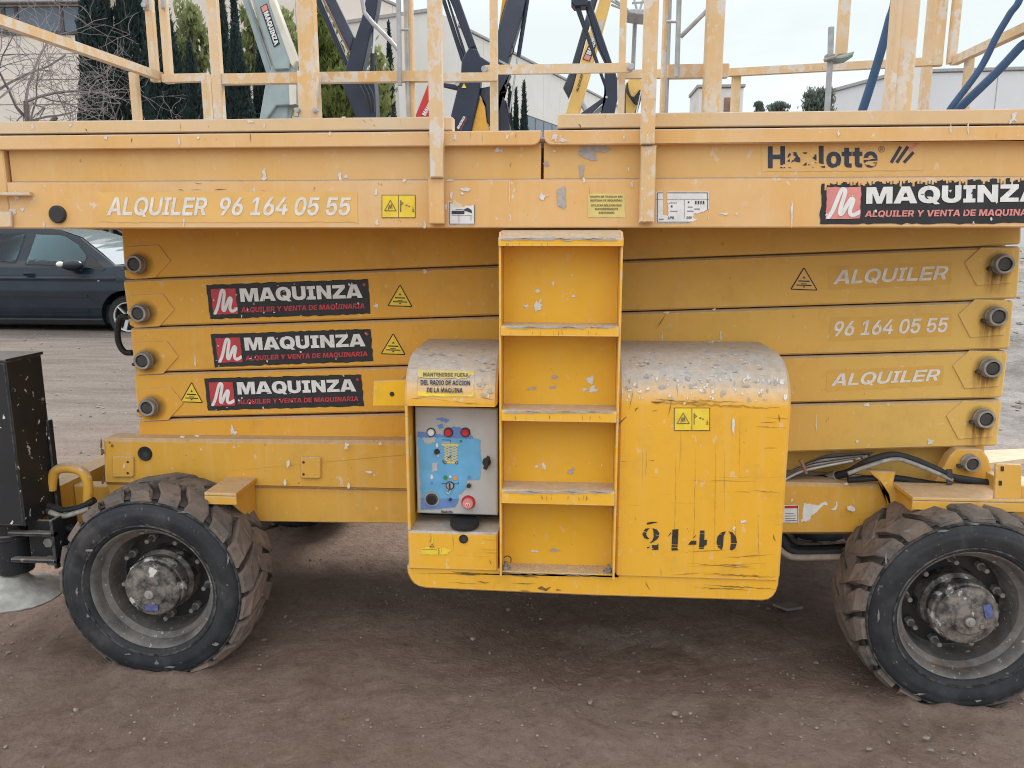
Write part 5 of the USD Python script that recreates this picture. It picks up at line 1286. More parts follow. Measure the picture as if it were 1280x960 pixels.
# ladder
xl0, xl1 = X(624, 500, YL), X(774, 500, YL)
zlt, zlb = Z(700, 289, YL), Z(700, 722, YL)
LB = [z_b - .003, zlt]
for x in (xl0, xl1 - .007):
    obj('ladder_side', slab_yz([(YL, zlb), (YL, zlt - .03), (YL + .02, zlt - .002), (.17, zlt - .002), (.17, zlb)], x, x + .007, .0015), 'paint_step', L)
obj('ladder_back', bx(xl0 + .0075, xl1 - .0075, -.012, -.007, zlb, zlt - .01, .001), 'paint_step', L)
def tread(py_nose_top, py_nose_bot, k):
    zt_, zb_ = Z(700, py_nose_top, YL - .006), Z(700, py_nose_bot, YL - .006)
    pts = [(YL - .006, zb_), (YL - .006, zt_ - .007), (YL - .003, zt_ - .002), (YL + .003, zt_), (-.013, zt_ + .001), (-.013, zt_ - .006), (YL + .004, zt_ - .007), (YL + .003, zb_)]
    if k == 0: pts = [(YL - .006, zb_), (YL - .006, zt_ - .004), (YL - .002, zt_), (YL + .05, Z(700, 289.5, YL + .05)), (.13, z_b - .002), (.13, zt_ - .02), (YL + .004, zt_ - .012), (YL + .003, zb_)]
    return obj('step', slab_yz(pts, xl0 + .0072 - (.008 if k == 0 else 0), xl1 - .0072 + (.008 if k == 0 else 0), .001), 'paint_step', L)
steps = [tread(297.5, 307.5, 0), tread(407.5, 420, 1), tread(513.5, 527, 2), tread(613.5, 630.5, 3)]
# perforated floor of the ladder
zfl = Z(700, 714, YL + .03)
hole = [Point(x + (.0 if j % 2 else .011), y).buffer(.0042, 4) for j, y in enumerate(np.arange(-.071, -.018, .0132)) for x in np.arange(xl0 + .055, xl1 - .05, .022)]
fl = Polygon([(xl0 + .0075, YH - .002), (xl1 - .0075, YH - .004), (xl1 - .0075, -.013), (xl0 + .0075, -.013)]).difference(union_all(hole))
m = trimesh.creation.extrude_polygon(fl, .004, engine='earcut'); m.apply_translation([0, 0, zfl - .004])
obj('foot_plate', m, 'paint_step', L)
obj('foot_plate_tray', bx(xl0 + .0075, xl1 - .0075, YH + .02, -.013, zfl - .03, zfl - .016, .001), 'rust_brown', L)
for px in (632, 761):
    q = bp(px, 704, YL + .03); obj('ladder_bolt', [lathe_z([(.001, zfl + .012), (.012, zfl + .012), (.012, zfl)], (q[0], YL + .035, 0), 6), lathe_z([(.001, zfl + .026), (.006, zfl + .026), (.006, zfl + .012)], (q[0], YL + .035, 0), 10), lathe_z([(.018, zfl + .003), (.018, zfl)], (q[0], YL + .035, 0), 16)], 'grey_steel', L)
obj('bolt_clip', tube([bp(630, 697, YL + .03), bp(634, 695, YL + .03), bp(638.5, 697, YL + .03), bp(638.5, 703, YL + .03)], .002, 6, 3), 'dark_steel', L)
# bright yellow lug bracket beside the control bay
lb_ = obj('lug_bracket', plate([(467, 476), (507, 474.5), (508, 508), (466, 508)], .13, .012, .003), 'paint_bright', L)
obj('lug_hole', rodY(X(490, 492.5, .13), Z(490, 492.5, .13), .1285, .1296, .0085, 18, .0003), 'print_black', lb_)
obj('lug_arm', bx(X(498, 490, .14), X(506, 490, .14), .143, YS - .001, Z(500, 506, .14), Z(500, 477, .14), .003), 'paint_bright', L)

# ---------------------------------------------------------------- stickers and lettering
MSTROKE = [(.06, .04), (.20, .30), (.40, .86), (.50, .93), (.53, .80), (.43, .40), (.40, .20), (.46, .16), (.60, .42), (.72, .62), (.78, .56), (.70, .28), (.72, .14), (.82, .12), (.97, .20)]
def maquinza(corners, Y, par, W, H, seed, logo='sticker_red', cut=None, wear=0, reg=True):
    f = Face(corners, Y, W, H)
    bg = ragged(sbox(0, 0, W, H), H * .010, H * .12, seed)
    if wear:
        top = []
        r = np.random.default_rng(seed)
        for x in np.arange(0, W, H * .035): top.append(sbox(x, H - H * wear * abs(r.normal(.35, .5)), x + H * .05, H * 1.2))
        bg = max(polys(bg.difference(union_all(top))), key=lambda g: g.area)
    s = obj('sticker', f.sheet(bg, .0012), 'sticker_black', par)
    a = H * .13; q = H * .74
    k = ragged(sbox(a * .95, a, a + q, a + q), H * .006, H * .1, seed + 1)
    lg = obj('sticker_logo', f.sheet(k, .0024), logo, s)
    pts = smoothline([(a + x * q, a + y * q, 0) for x, y in MSTROKE], 5)[:, :2]
    mm = LineString(pts).buffer(q * .062).intersection(sbox(a, a, a + q, a + q))
    obj('logo_stroke', f.sheet(mm, .0034), 'sticker_white', s)
    tx = fit(text_poly('MAQUINZA', 1, 900, 0, 110), a + q + H * .12, H * .44, W - H * .20, H * .86)
    r = np.random.default_rng(seed + 5)
    sc = union_all([LineString([(x, y), (x + r.normal(0, H * .12), y + r.normal(0, H * .10))]).buffer(H * r.uniform(.006, .014)) for x, y in zip(r.uniform(H, W, 6), r.uniform(0, H, 6))])
    obj('lettering', f.sheet(tx.difference(sc), .0026), 'sticker_white', s)
    t2 = fit(text_poly('ALQUILER Y VENTA DE MAQUINARIA', 1, 800, .12, 70), a + q + H * .10, H * .15, W - H * .16, H * .31)
    obj('lettering', f.sheet(t2.difference(sc), .0026), logo, s)
    if reg: obj('sticker_mark', f.sheet(Point(W - H * .13, H * .84).buffer(H * .045), .0026), logo, s)
    sp = union_all([blob(x, y, H * r.uniform(.01, .03), H * r.uniform(.01, .04), int(1e6 * x) % 997) for x, y in zip(r.uniform(0, W, 18), r.uniform(0, H, 18))]).intersection(bg)
    obj('sticker_scuffs', f.sheet(sp, .0040), 'plaster_splash', s, kind='stuff')
    return s
maquinza([(257.5, 356), (460, 348.5), (463, 392.5), (262.5, 399)], YS, arms[1], .66, .135, 31)
maquinza([(263.5, 417.5), (463.5, 411), (466.5, 451.5), (268.5, 459)], YS, arms[2], .66, .135, 32)
maquinza([(255.5, 473), (451.5, 468), (455, 507.5), (259.5, 513)], YS, arms[3], .66, .135, 33)
mb = maquinza([(1027, 227.5), (1316, 221), (1315, 278.5), (1025, 280.5)], YF, L, .75, .148, 34, 'sticker_pink', wear=.12)
def letter(corners, Y, par, W, H, text, weight=700, slant=.22, m='lettering_white', patch='sticker_patch_dull', seed=3, squeeze=1.0):
    f = Face(corners, Y, W, H)
    if patch: par = obj('lettering_patch', f.sheet(ragged(sbox(0, 0, W, H), H * .012, H * .2, seed), .0010), patch, par)
    r = np.random.default_rng(seed)
    t = fit(text_poly(text, 1, weight, slant, 110), W * .035, H * .18, W * .975, H * .84)
    t = t.difference(union_all([blob(x, y, H * r.uniform(.01, .03), H * r.uniform(.01, .04), k) for k, (x, y) in enumerate(zip(r.uniform(0, W, 14), r.uniform(.1 * H, .9 * H, 14)))]))
    obj('lettering', f.sheet(t, .0022), m, par)
letter([(122, 240), (447, 240), (447, 278), (122, 278)], YF, L, 325, 38, 'ALQUILER  96 164 05 55', 720, seed=3, patch='sticker_patch')
letter([(1036, 333), (1190, 327), (1189, 355.5), (1036, 362.5)], YS, arms[1], 154, 29, 'ALQUILER', 720, seed=4)
letter([(1038, 397), (1190, 392), (1189, 420), (1037, 426)], YS, arms[2], 152, 28, '96 164 05 55', 720, seed=5)
letter([(1034, 463), (1180, 457), (1178, 481), (1033, 489.5)], YS, arms[3], 146, 26, 'ALQUILER', 720, seed=6)
# maker's name, half peeled
fh = Face([(950, 178), (1156, 176), (1156, 214), (950, 215.5)], YF + .022, 206, 38)
hp = obj('maker_patch', fh.sheet(ragged(sbox(2, 1, 204, 37), .3, 4, 2), .0010), 'paint_panel', L)
ht = fit(text_poly('Haulotte', 1, 800, 0, 110), 10, 5, 147, 33)
peel = union_all([blob(60, 16, 11, 10, 5, 22, .5), blob(46, 7, 13, 4, 6, 20, .5), blob(72, 8, 12, 4, 7, 20, .5), blob(33, 9, 9, 3, 12, 16, .6), blob(138, 10, 8, 2.2, 14, 16, .6), blob(40, 20, 3, 6, 15, 14, .5), blob(100, 4.5, 8, 2.2, 16, 14, .5), blob(66, 24, 5, 4, 17, 14, .5), blob(134, 16, 9, 1.2, 20, 14, .5)])
obj('lettering', fh.sheet(ht.difference(peel), .0022), 'print_navy', hp, kind='stuff')
ring = Point(152, 28).buffer(4).difference(Point(152, 28).buffer(3.3))
obj('lettering', fh.sheet(union_all([ring, fit(text_poly('R', 1, 500, 0, 60), 150.4, 26, 153.6, 30.3)]), .0022), 'print_faded', hp)
bars = [LineString([(164, 11), (176, 31)]).buffer(2.0, cap_style=2), LineString([(171, 11), (185, 31)]).buffer(2.0, cap_style=2), LineString([(180, 11), (192, 24)]).buffer(1.9, cap_style=2)]
obj('maker_mark', fh.sheet(union_all(bars), .0022), 'print_navy', hp)
obj('maker_mark', fh.sheet(LineString([(187, 26), (198, 36)]).buffer(1.8, cap_style=2), .0024), 'sticker_pink', hp)
# small signs
def tri_sign(cx, cy, w, h, Y, par, m='sticker_yellow', seed=1, tilt=0):
    f = Face([(cx - w, cy - h - tilt), (cx + w, cy - h + tilt), (cx + w, cy + h + tilt), (cx - w, cy + h - tilt)], Y, 2, 2)
    T = Polygon([(.0, .02), (2, .02), (1, 1.98)]).buffer(-.08).buffer(.08)
    s = obj('warning_sign', f.sheet(T, .0012), 'print_black', par)
    obj('sign_face', f.sheet(T.buffer(-.085), .0022), m, s)
    sym = [sbox(.60, .72, 1.40, .82), sbox(.45, .38, 1.55, .47), sbox(.8, .52, 1.2, .58), Polygon([(.9, 1.0), (1.1, 1.0), (1.0, 1.2)]), Polygon([(.9, .34), (1.1, .34), (1.0, .2)])]
    obj('sign_symbol', f.sheet(union_all(sym), .0030), 'print_black', s)
tri_sign(500, 369, 16, 14.5, YS, arms[1], tilt=.6)
tri_sign(491.5, 429.5, 16, 14, YS, arms[2], tilt=.6)
tri_sign(239.5, 490, 14.5, 13.5, YS, arms[3], tilt=.6)
tri_sign(1005, 348, 17.5, 15, YS, arms[1], 'sticker_patch', tilt=.6)
def pinch_sign(x0, y0, x1, y1, Y, par, surf=None):
    f = Face(rectpx(x0, y0, x1, y1), Y, 44, 30, surf)
    s = obj('warning_sign', f.sheet(sbox(0, 0, 44, 30), .0012), 'print_faded', par)
    obj('sign_face', f.sheet(union_all([sbox(1, 1, 21.3, 29), sbox(22.3, 1, 43, 29)]), .0020), 'sticker_yellow', s)
    T = Polygon([(3, 9), (19.5, 9), (11.2, 24)])
    g = [T.difference(T.buffer(-1.0)), sbox(24, 8, 25.2, 23), Polygon([(25, 22), (28.5, 19), (25.5, 16)]).difference(Polygon([(25.6, 20.5), (27, 19), (25.6, 17.6)])), sbox(31, 15.5, 33.5, 17.5), sbox(34.5, 14.4, 36.5, 16), sbox(39.5, 8, 42, 9), sbox(39.5, 10, 42, 11), sbox(40.3, 8, 41, 14), LineString([(8.5, 11), (10, 17), (11, 12), (12.5, 18), (13.5, 12)]).buffer(.5)]
    obj('sign_symbol', f.sheet(union_all(g), .0030), 'print_faded', s)
pinch_sign(477, 243.5, 519.5, 272.5, YF, L)
pinch_sign(842.5, 509.5, 887.5, 538.5, YH, H1)
f = Face(rectpx(735, 242, 781, 271.5), YF, 46, 29.5)
s = obj('notice', f.sheet(ragged(sbox(0, 0, 46, 29.5), .2, 4, 3), .0012), 'sticker_pale_yellow', L)
for k, (t, a) in enumerate((('EQUIPO DE TRABAJO SIN', 3), ('SISTEMA DE SEGURIDAD', 3), ('UTILIZAR SOLO EN PISO', 4), ('SUFICIENTEMENTE', 8.5), ('ASEGURADO', 13))):
    y = 24.3 - k * 4.6 - (1.6 if k > 1 else 0)
    obj('lettering', f.sheet(fit(text_poly(t, 1, 800, 0, 50), a, y, 46 - a, y + 2.6), .0022), 'print_faded', s)
fm = Face([(522, 462), (593, 463), (592, 496), (521.5, 495)], YH, 71, 33.5, hood_at)
s = obj('notice', fm.sheet(ragged(sbox(0, 0, 71, 33), .25, 4, 4), .0018, fine=3.0), 'sticker_yellow', H0)
wr = [ragged(sbox(1, 23, 66, 33), .8, 3, 6)]
obj('notice_wear', fm.sheet(wr[0], .0026, fine=3.0), 'sticker_pale_yellow', s)
r_ = np.random.default_rng(9)
for t, x0, x1, y0, y1, mm_ in (('MANTENERSE FUERA', 7, 64, 25, 30, 'print_faded'), ('DEL RADIO DE ACCION', 4, 66, 14.5, 20.5, 'print_navy'), ('DE LA MAQUINA', 12, 57, 4.5, 11, 'print_navy')):
    g = fit(text_poly(t, 1, 800, 0, 60), x0, y0, x1, y1).difference(union_all([blob(x, y, r_.uniform(.4, 1.3), r_.uniform(.3, .7), k, 10, .5) for k, (x, y) in enumerate(zip(r_.uniform(x0, x1, 10), r_.uniform(y0, y1, 10)))]))
    obj('lettering', fm.sheet(g, .0034), mm_, s)
def paper(corners, W, H, Y, bg, par=L, surf=None, border=True, inner=()):
    f = Face(corners, Y, W, H, surf); s = obj('label_sticker', f.sheet(bg, .0012), 'sticker_white', par)
    g = list(inner)
    if border: g.append(sbox(1, 1, W - 1, H - 1).difference(sbox(1.8, 1.8, W - 1.8, H - 1.8)))
    g = union_all(g).intersection(bg)
    if not g.is_empty: obj('label_print', f.sheet(g, .0022), 'print_navy', s)
    return f, s
bg = ragged(Polygon([(0, 0), (33, 0), (33, 26), (27, 24), (22, 25), (18, 22.5), (14, 22), (9, 22), (5, 26), (3, 29.5), (0, 29.5)]), .25, 2, 3)
paper(rectpx(560.5, 252, 594.5, 281.5), 34, 29.5, YF, bg, inner=[sbox(4, 14, 20, 18), Polygon([(18, 19), (24, 22), (29, 19), (29.5, 15), (24, 17)]), sbox(9, 19.3, 18, 20), sbox(13, 2, 13.4, 12), sbox(4, 12.2, 29, 12.6), sbox(28, 6, 28.5, 12)])
bg = sbox(0, 0, 65, 39).difference(union_all([sbox(8, 10, 13.5, 39), ragged(Polygon([(36, 0), (65, 0), (65, 17), (58, 15), (53, 12), (47, 12), (44, 8), (50, 4), (42, 2)]), .5, 2, 3), ragged(sbox(12.5, 9, 14.5, 25), .4, 2, 2)]))
bg = max(polys(bg), key=lambda g: g.area).union(union_all([g for g in polys(bg) if g.area > 2]))
inn = [sbox(0, 29.5, 65, 29.9), sbox(34.5, 6, 34.9, 29), *[sbox(48 + 3.2 * k, 23.5, 49.8 + 3.2 * k, 27.5) for k in range(4)], sbox(39, 25, 41, 27), *[sbox(16 + 2 * k, 24.5, 17.2 + 2 * k, 25.6) for k in range(5)], sbox(18, 19.5, 20, 22), sbox(39, 19.5, 45, 20.4), sbox(38, 14.5, 46, 15.4), sbox(17, 14.5, 26, 15.2), fit(text_poly('LPS', 1, 800, .2, 60), 14, 5, 22, 8.5), fit(text_poly('205', 1, 800, .2, 60), 37, 5.5, 44, 8.5), sbox(47, 17, 54, 18), sbox(3, 4.5, 9, 5.4)]
paper(rectpx(820.5, 239.5, 886, 279), 65, 39, YF, bg, inner=inn)
bg = ragged(sbox(0, 0, 18, 22), .2, 3, 3)
f, s = paper([(980, 631.5), (998.5, 631), (998, 653), (979, 653.5)], 18, 22, YC, bg, border=False, inner=[sbox(2, 2, 16, 2.8), sbox(2, 5, 14, 5.6), sbox(2, 8, 15, 8.6), sbox(2, 11, 13, 11.6), sbox(16.7, 0, 17.2, 22)])
obj('label_band', f.sheet(sbox(1, 18, 17, 21), .0022), 'button_red', s)
bg = ragged(Polygon([(0, 0), (10, 0), (12, 6), (20, 11), (25, 18), (33, 20), (30, 24), (20, 19), (12, 22), (3, 23), (2, 14)]), .7, 2, 5)
paper([(1002, 627), (1036, 625), (1036, 650), (1002, 652)], 34, 25, YC, bg, border=False)
paper([(1038, 627), (1048, 626), (1048, 638), (1038, 639)], 10, 12, YC, ragged(Polygon([(0, 2), (6, 4), (9, 12), (7, 0)]), .5, 2, 4), border=False)
# torn yellow label on the bay box, black fleet number on the hood
fb = Face(rectpx(524, 670, 568, 695), YH - .001, 44, 25)
s = obj('torn_label', fb.sheet(union_all([ragged(Polygon([(3, 2), (24, 1.5), (24, 9), (16, 9), (12, 11), (3, 9.5)]), .25, 2, 3), ragged(Polygon([(25, 1.5), (35, 2), (42, 9), (36, 8.5), (30, 11), (25, 9)]), .3, 2, 4), ragged(Polygon([(14, 12), (17, 12), (18, 24), (16, 24)]), .3, 2, 4)]), .0014), 'sticker_yellow', bb)
T = Polygon([(13, 11), (19, 11), (16, 16)])
obj('label_print', fb.sheet(union_all([T.difference(T.buffer(-.8)), sbox(4, 8, 22, 8.6), sbox(24.2, 1.5, 24.8, 10)]), .0024), 'print_faded', s)
fd = Face([(800, 657), (926, 660), (926, 692), (799, 689.5)], YH, 1280, 320)
dg = lambda pts: Polygon([(x - 160, 480 - y - 70) for x, y in pts]) if False else Polygon([((x / 8 + 780 - 800) * 10.16, (690 + (x / 8 - 20) * .02 - (y / 8 + 640)) * 9.9) for x, y in pts])
two = [dg([(260, 165), (215, 172), (190, 205), (188, 235), (210, 268), (240, 278), (258, 270), (238, 255), (225, 230), (232, 195)]), dg([(285, 165), (330, 180), (355, 215), (352, 255), (325, 285), (285, 310), (262, 318), (290, 285), (300, 250), (296, 200)]), dg([(285, 335), (335, 335), (348, 318), (350, 382), (290, 384)]), dg([(235, 360), (262, 340), (264, 362), (240, 368)]), dg([(228, 112), (280, 103), (345, 104), (280, 122), (230, 132)])]
one = [dg([(485, 180), (545, 174), (540, 355), (480, 358)]), dg([(478, 366), (536, 362), (550, 388), (482, 390)]), dg([(442, 248), (470, 205), (475, 215), (448, 248)])]
four = [dg([(762, 188), (806, 188), (805, 285), (832, 280), (828, 335), (806, 340), (798, 374), (752, 372)]), dg([(645, 332), (672, 292), (726, 290), (726, 330)]), dg([(692, 262), (716, 235), (720, 240), (700, 264)])]
zero = [dg([(1020, 195), (975, 205), (935, 250), (927, 310), (945, 360), (980, 385), (990, 350), (998, 240)]), dg([(1045, 195), (1085, 205), (1120, 250), (1130, 310), (1112, 365), (1080, 388), (1060, 380), (1072, 300), (1068, 230)])]
r_ = np.random.default_rng(3)
num = union_all([g.buffer(0) for g in two + one + four + zero])
num = num.difference(union_all([LineString([(x, y), (x + r_.normal(0, 60), y + r_.normal(0, 14))]).buffer(r_.uniform(2, 5)) for x, y in zip(r_.uniform(0, 1280, 34), r_.uniform(0, 320, 34))]))
for k_, (dgs, x_) in enumerate(((two, 0), (one, 1), (four, 2), (zero, 3))):
    obj('fleet_digit', fd.sheet(num.intersection(union_all([g.buffer(0) for g in dgs]).convex_hull.buffer(4)), .0014), 'print_black', H1)

# ---------------------------------------------------------------- plaster splashes, chipped patches, scrapes: real thin marks lying on the steel
def marks(name, par, Y, m, items, surf=None, off=.0020):
    sh = []
    F_ = Face(rectpx(0, 0, 1280, 960), Y, 1280, 960, surf)
    for k, (x, y, rx, ry_) in enumerate(items): sh.append(blob(x, 960 - y, rx, ry_, int(x * 7 + y * 13) % 9973, 15, .45))
    obj(name, F_.sheet(union_all(sh), off, fine=4.0 if surf else 0), m, par, kind='stuff')
def scrapes(name, par, Y, m, items, surf=None, off=.0016):
    F_ = Face(rectpx(0, 0, 1280, 960), Y, 1280, 960, surf); sh = []
    for k, (xa, ya, xb, yb, w) in enumerate(items):
        r = np.random.default_rng(int(xa * 31 + ya * 17) % 9999); n = max(int(math.hypot(xb - xa, yb - ya) / 4), 3)
        t = np.linspace(0, 1, n); u = np.column_stack([xa + (xb - xa) * t, 960 - (ya + (yb - ya) * t)]) + r.normal(0, w * .16, (n, 2))
        ww = w * (.62 if w < 3 else .8) * np.sin(np.pi * np.clip(t, .06, .94)) * r.uniform(.25, 1, n)
        d = np.array([-(u[-1] - u[0])[1], (u[-1] - u[0])[0]]); d /= np.linalg.norm(d)
        sh.append(Polygon(np.vstack([u + d * ww[:, None] / 2, (u - d * ww[:, None] / 2)[::-1]])).buffer(0))
    obj(name, F_.sheet(union_all(sh), off, fine=4.0 if surf else 0), m, par, kind='stuff')
YG = YF + .022
marks('paint_splashes', L, YF, 'plaster_splash', [(583, 237, 6, 2), (578, 242, 2, 1.6), (564, 243, 2, 3.5), (678, 246, 5, 4), (684, 244, 2, 1), (557, 258, 1.5, 4), (990, 268, 1.6, 13), (905, 267, 5, 1.2), (921, 267, 2, 1.4), (20, 246, 4, 6), (15, 266, 5, 4), (28, 262, 2.4, 2), (55, 280, 1, 5), (230, 276, .9, 6), (470, 240, 2, 4), (471, 278, 2.5, 3), (531, 280, 1.6, 5), (790, 230, 1, 4), (730, 225, 1.4, 3), (637, 240, .6, 14), (1265, 229, 1, 5), (505, 226, 2.2, 2), (563, 225, 6, 1.4)])
marks('paint_splashes', L, YG, 'plaster_splash', [(624, 188, 5, 3), (425, 220, 2, 6), (432, 221, 3, 2.5), (330, 216, 2, 5), (331, 223, 4, 2), (693, 189, 2, 2), (786, 211, 1.2, 3.2), (1075, 178, 1, 3.5)])
marks('paint_splashes', L, YF - .006, 'plaster_splash', [(569, 172, 2, 4), (634, 171, 1.6, 2.6), (224, 176, 1.4, 6), (248, 172, 1.6, 3), (412, 167, 1, 2.6), (694, 171, 4, 5), (704, 175, 6, 2), (780, 172, 1.2, 3), (1048, 166, 1.4, 4), (1188, 161, 1.2, 5), (1210, 161, 1.2, 5), (132, 172, 2, 3)])
marks('bare_patches', L, YF, 'bare_grey_patch', [(702, 243, 5.5, 9), (700, 250, 4, 7), (704, 255, 3, 5)])
marks('bare_patches', L, YG, 'bare_grey_patch', [(740, 186, 19, 4.5), (735, 193, 11, 6), (727, 213, 3, 8), (683, 205, 3, 2.5)])
scrapes('paint_chips', L, YF - .006, 'scratch_dark', [(313, 166, 313, 178, 1.6), (535, 165, 538, 174, 1.2), (588, 165, 588, 173, 1), (603, 166, 603, 178, 1), (165, 172, 164, 178, 2), (645, 166, 645, 173, 1), (1245, 165, 1246, 173, 1)])
scrapes('paint_chips', L, YF, 'scratch_dark', [(222, 237, 230, 237.6, 1.6), (238, 237, 253, 237, 2), (268, 237, 284, 236.6, 2.2), (243, 229, 252, 229.5, 2), (123, 284, 127, 284.6, 2), (130, 285, 135, 285, 2), (736, 232, 738, 252, 1), (326, 238, 332, 238, 1.3)])
scrapes('paint_chips', L, YT, 'scratch_dark', [(225, 154, 225.6, 164, 1.2), (107, 160, 109, 165, 2.2), (453, 149, 457, 153, 1.6), (463, 148, 465, 152, 1.5), (500, 148, 502, 158, 1.2), (467, 155, 467.6, 158, 2), (756, 143, 757, 148, 1.2), (802, 150, 805, 158, 1.4), (723, 155, 726, 159, 3)])
marks('paint_splashes', L, YT, 'plaster_splash', [(313, 152, 4, 1.8), (430, 146.5, 2, 1), (40, 159, 2, 3), (1268, 146, 3, 5), (1264, 151, 2, 3), (88, 156, 2, 2), (330, 157, 1, 3)])
for a_, it in ((arms[1], [(470, 382, 3, 2.5), (531, 340, 2, 1.6), (530, 338, 1.5, 1.5)]), (arms[2], [(244, 452, 1, 7), (833, 391, 3, 1.6), (893, 387, 2, 1.4)]), (arms[3], [(901, 420, 1, 6), (900, 428, 4, 1.6), (1084, 506, 3, 2), (828, 422, .8, 6)]), (arms[4], [(1020, 528, 1, 8), (1072, 552, 2, 2), (1163, 552, 4, 3), (290, 537, 2.4, 5), (292, 541, 4, 2), (1110, 506, 3, 1)])):
    marks('paint_splashes', a_, YS, 'plaster_splash', it)
scrapes('scratches', arms[2], YS, 'scratch_dark', [(820, 412, 834, 390, 2), (445, 393, 462, 371, 1)])
marks('paint_splashes', L, YC, 'plaster_splash', [(433, 557, 3, 4), (360, 579, 2, 4), (462, 590, 4, 2), (356, 603, 1.6, 4), (436, 607, 1.4, 4), (246, 545, 2, 1.4), (228, 546, 3, 1.2), (475, 555, 2, 2), (155, 583, 1.6, 3.4), (1063, 635, 5, 3), (1058, 605, 2.2, 1.6), (990, 625, 1, 2)], off=.0125)
marks('rubbed_steel', L, YC, 'scratch_dark', [(128, 565, 2, 4), (126.5, 556, 1.6, 6), (129, 600, 1.5, 5), (140, 557, 1.4, 2), (137, 553, 1, 1.4)], off=.003)
# back plate of the ladder
marks('paint_splashes', L, -.012, 'plaster_splash', [(673, 381, 5, 7), (672, 364, 3, 2.4), (691, 354, 2, 2.6), (717, 370, 2, 2), (738, 475, 4, 5), (741, 487, 6, 3.4), (730, 487, 4, 2), (715, 344, 1, 1), (680, 582, 2.4, 3.2), (671, 583, 3, 1.4), (752, 581, 1.2, 2), (668, 689, 5, 1.6), (658, 383, 3, 2)], off=.0015)
marks('bare_patches', L, -.012, 'bare_grey_patch', [(693, 471, 4, 2), (691, 484, 4, 1.8), (665, 486, 6, 1.6), (713, 591, 4, 2.4), (716, 586, 2, 2), (693, 688, 6, 2)], off=.0015)
# worn white edges of the steps
for k, (y, x0, x1) in enumerate(((295.5, 622, 777), (406, 626, 772), (512, 627, 769), (612, 628, 767))):
    r = np.random.default_rng(70 + k); it = []
    for _ in range(60):
        it.append((r.uniform(x0 + 8, x1 - 8), y + 2.6 + abs(r.normal(0, .8)), r.uniform(2, 9), r.uniform(.5, 1.5)))
    marks('worn_edge', steps[k], YL - .006, 'bare_grey_patch', it, off=.0015)
    scrapes('worn_edge', steps[k], YL - .006, 'scratch_dark', [(x_, y + 6 + r.uniform(0, 3), x_ + r.normal(0, 1), y + 12 + r.uniform(0, 3), 1.1) for x_ in r.uniform(x0 + 6, x1 - 6, 9)] + [(x0 + a_, y + 2.6, x0 + a_ + 24, y + 3.2, 1.8) for a_ in (25, 70, 105)], off=.003)
# hood: crust of plaster and dust on top, scrapes lower down
r = np.random.default_rng(12); it = []; dk = []
for _ in range(330):
    x = r.uniform(776, 978) if r.random() < .68 else r.uniform(512, 618); y = 430 + 75 * r.beta(1.3, 1.3)
    if x > 940 and y < 430 + (x - 940) * 1.1: continue
    if x < 535 and y < 430 + (535 - x) * 1.4: continue
    if x < 600 and y > 460: continue
    (it if r.random() < .62 else dk).append((x, y, r.uniform(.5, 1.0) * r.choice([1, 1, 2, 3]), r.uniform(.3, .9) if y < 470 else r.uniform(.6, 3.2)))
marks('paint_splashes', H1, YH, 'plaster_splash', [q for q in it if q[0] > 700], hood_at, .0022)
marks('paint_splashes', H0, YH, 'plaster_splash', [q for q in it if q[0] < 700], hood_at, .0022)
marks('bare_patches', H1, YH, 'bare_grey_patch', [(q[0], q[1], q[2] * 1.5, q[3]) for q in dk if q[0] > 700], hood_at, .0026)
marks('bare_patches', H0, YH, 'bare_grey_patch', [(q[0], q[1], q[2] * 1.5, q[3]) for q in dk if q[0] < 700], hood_at, .0026)
scrapes('scratches', H1, YH, 'scratch_dark', [(813, 502, 832, 503, 5), (820, 499, 850, 501, 2.4), (836, 501, 882, 504, 1.6), (786, 512, 793, 484, 1.8), (836, 522, 839, 500, 1.6), (788, 470, 787, 480, 2), (846, 480, 846.6, 496, 1.6), (792, 514, 799, 510, 4), (770, 535, 783, 520, 4), (774, 528, 772, 545, 3), (958, 522, 985, 524, 1.4), (945, 533, 982, 535, 1.4), (950, 528, 970, 528, 1.2), (973, 517, 975, 527, 3), (822, 512, 815, 514, 1.4), (808, 562, 807, 596, 1), (812, 575, 818, 576, 1.4), (870, 560, 866, 720, .7), (905, 560, 906, 640, .7), (954, 560, 972, 560, 1.2), (940, 613, 975, 616, 1.6), (918, 615, 940, 615, 1), (826, 711, 826.5, 720, 1.2), (860, 704, 946, 711, 1.4), (880, 716, 960, 722, 1.8), (905, 697, 968, 693, 1.6), (850, 690, 920, 687, 1), (900, 706, 940, 708, 2), (840, 719, 880, 716, 1.2), (947, 640, 949, 700, .8), (920, 650, 919, 690, .7), (967, 668, 968, 676, 3)], off=.0013)
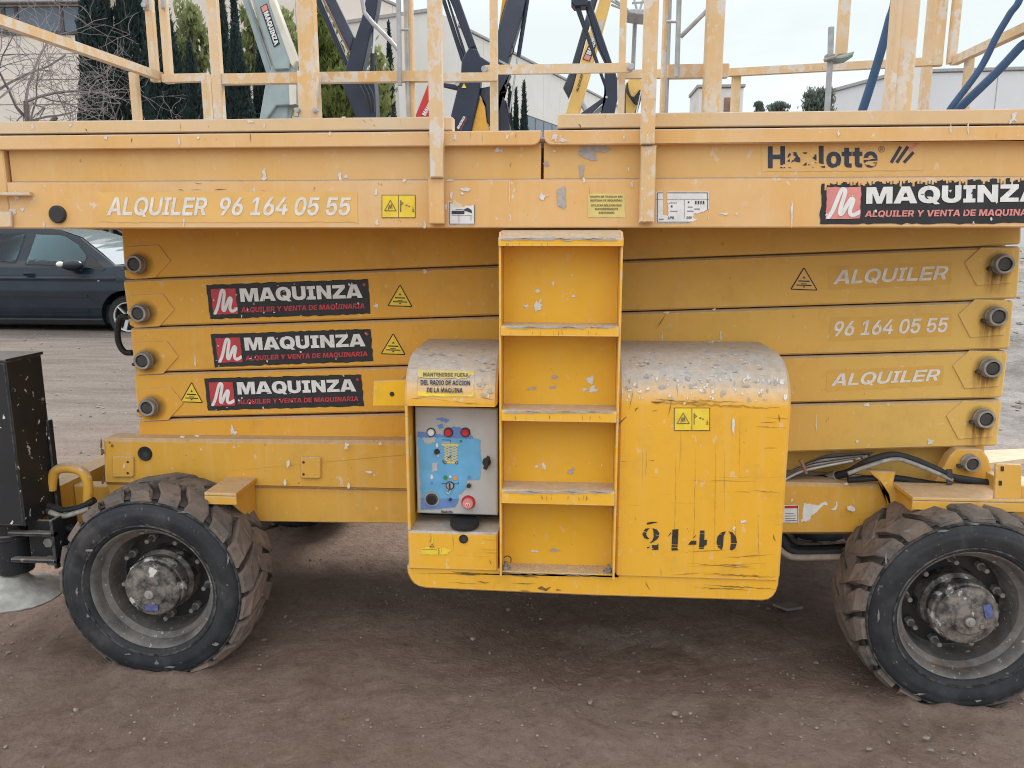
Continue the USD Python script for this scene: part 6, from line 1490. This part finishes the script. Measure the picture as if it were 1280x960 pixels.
scrapes('scratches', H1, YH, 'scratch_ochre', [(818, 503, 975, 510, 4.5), (850, 500, 930, 503, 3), (880, 718, 972, 721, 3), (860, 708, 958, 704, 2), (895, 540, 893, 700, 1), (845, 560, 843, 700, 1), (925, 520, 924, 600, 1)], off=.0011)
scrapes('scratches', L, YH + .004, 'scratch_dark', [(565, 715, 612, 718, 3), (572, 718, 600, 719, 2.5), (625, 716, 640, 718, 5), (640, 719, 672, 722, 4), (672, 735, 690, 736, 7), (694, 737, 702, 738, 5), (650, 738, 662, 739, 3), (806, 726, 812, 738, 4), (880, 731, 975, 737, 2.4), (868, 734, 940, 738, 2), (596, 727, 612, 728, 2.4), (640, 729, 670, 730, 1.6), (560, 728, 600, 730, 1.2), (618, 728, 617, 738, .8)], off=.002)
scrapes('scratches', L, YH + .004, 'bare_grey_patch', [(628, 715, 690, 718, 3.5), (690, 718, 752, 721, 2.6)], off=.0024)
scrapes('scratches', H0, YH, 'scratch_dark', [(512, 499, 532, 497, 1.3), (530, 497, 566, 502, 1), (566, 502, 600, 505, 1.6), (600, 497, 618, 500, 1.3)], off=.0016)
scrapes('scratches', bb, YH - .001, 'scratch_dark', [(566, 668, 567, 690, .8), (552, 683, 552.5, 692, .8), (612, 700, 614, 706, 1.4), (538, 666, 539, 676, .8)], off=.0016)
marks('paint_splashes', H1, YH, 'plaster_splash', [(917, 532, 1.5, 12), (982, 496, 2, 5), (889, 428, 4, 1.8), (929, 652, 4, 1.6), (918, 660, 2, 3)], hood_at, .0026)
# pale scuffs on the two near sidewalls
for w_, it in ((w1, [(112, 688, 5, 1.4), (96, 740, 1.4, 5), (214, 834, 6, 1.2), (196, 829, 2, 3), (110, 770, 2, 2), (270, 805, 5, 1.5), (160, 818, 4, 1), (285, 700, 1.4, 5), (230, 640, 8, 1)]), (w2_, [(1178, 664, 9, 1.3), (1136, 664, 5, 1.5), (1108, 700, 1.4, 8), (1218, 655, 6, 1), (1098, 770, 1.2, 7), (1150, 868, 7, 1.2), (1222, 876, 4, 1.2), (1120, 828, 3, 1.6)])):
    marks('sidewall_scuffs', w_, -.0195, 'tyre_scuff', it, off=.001)
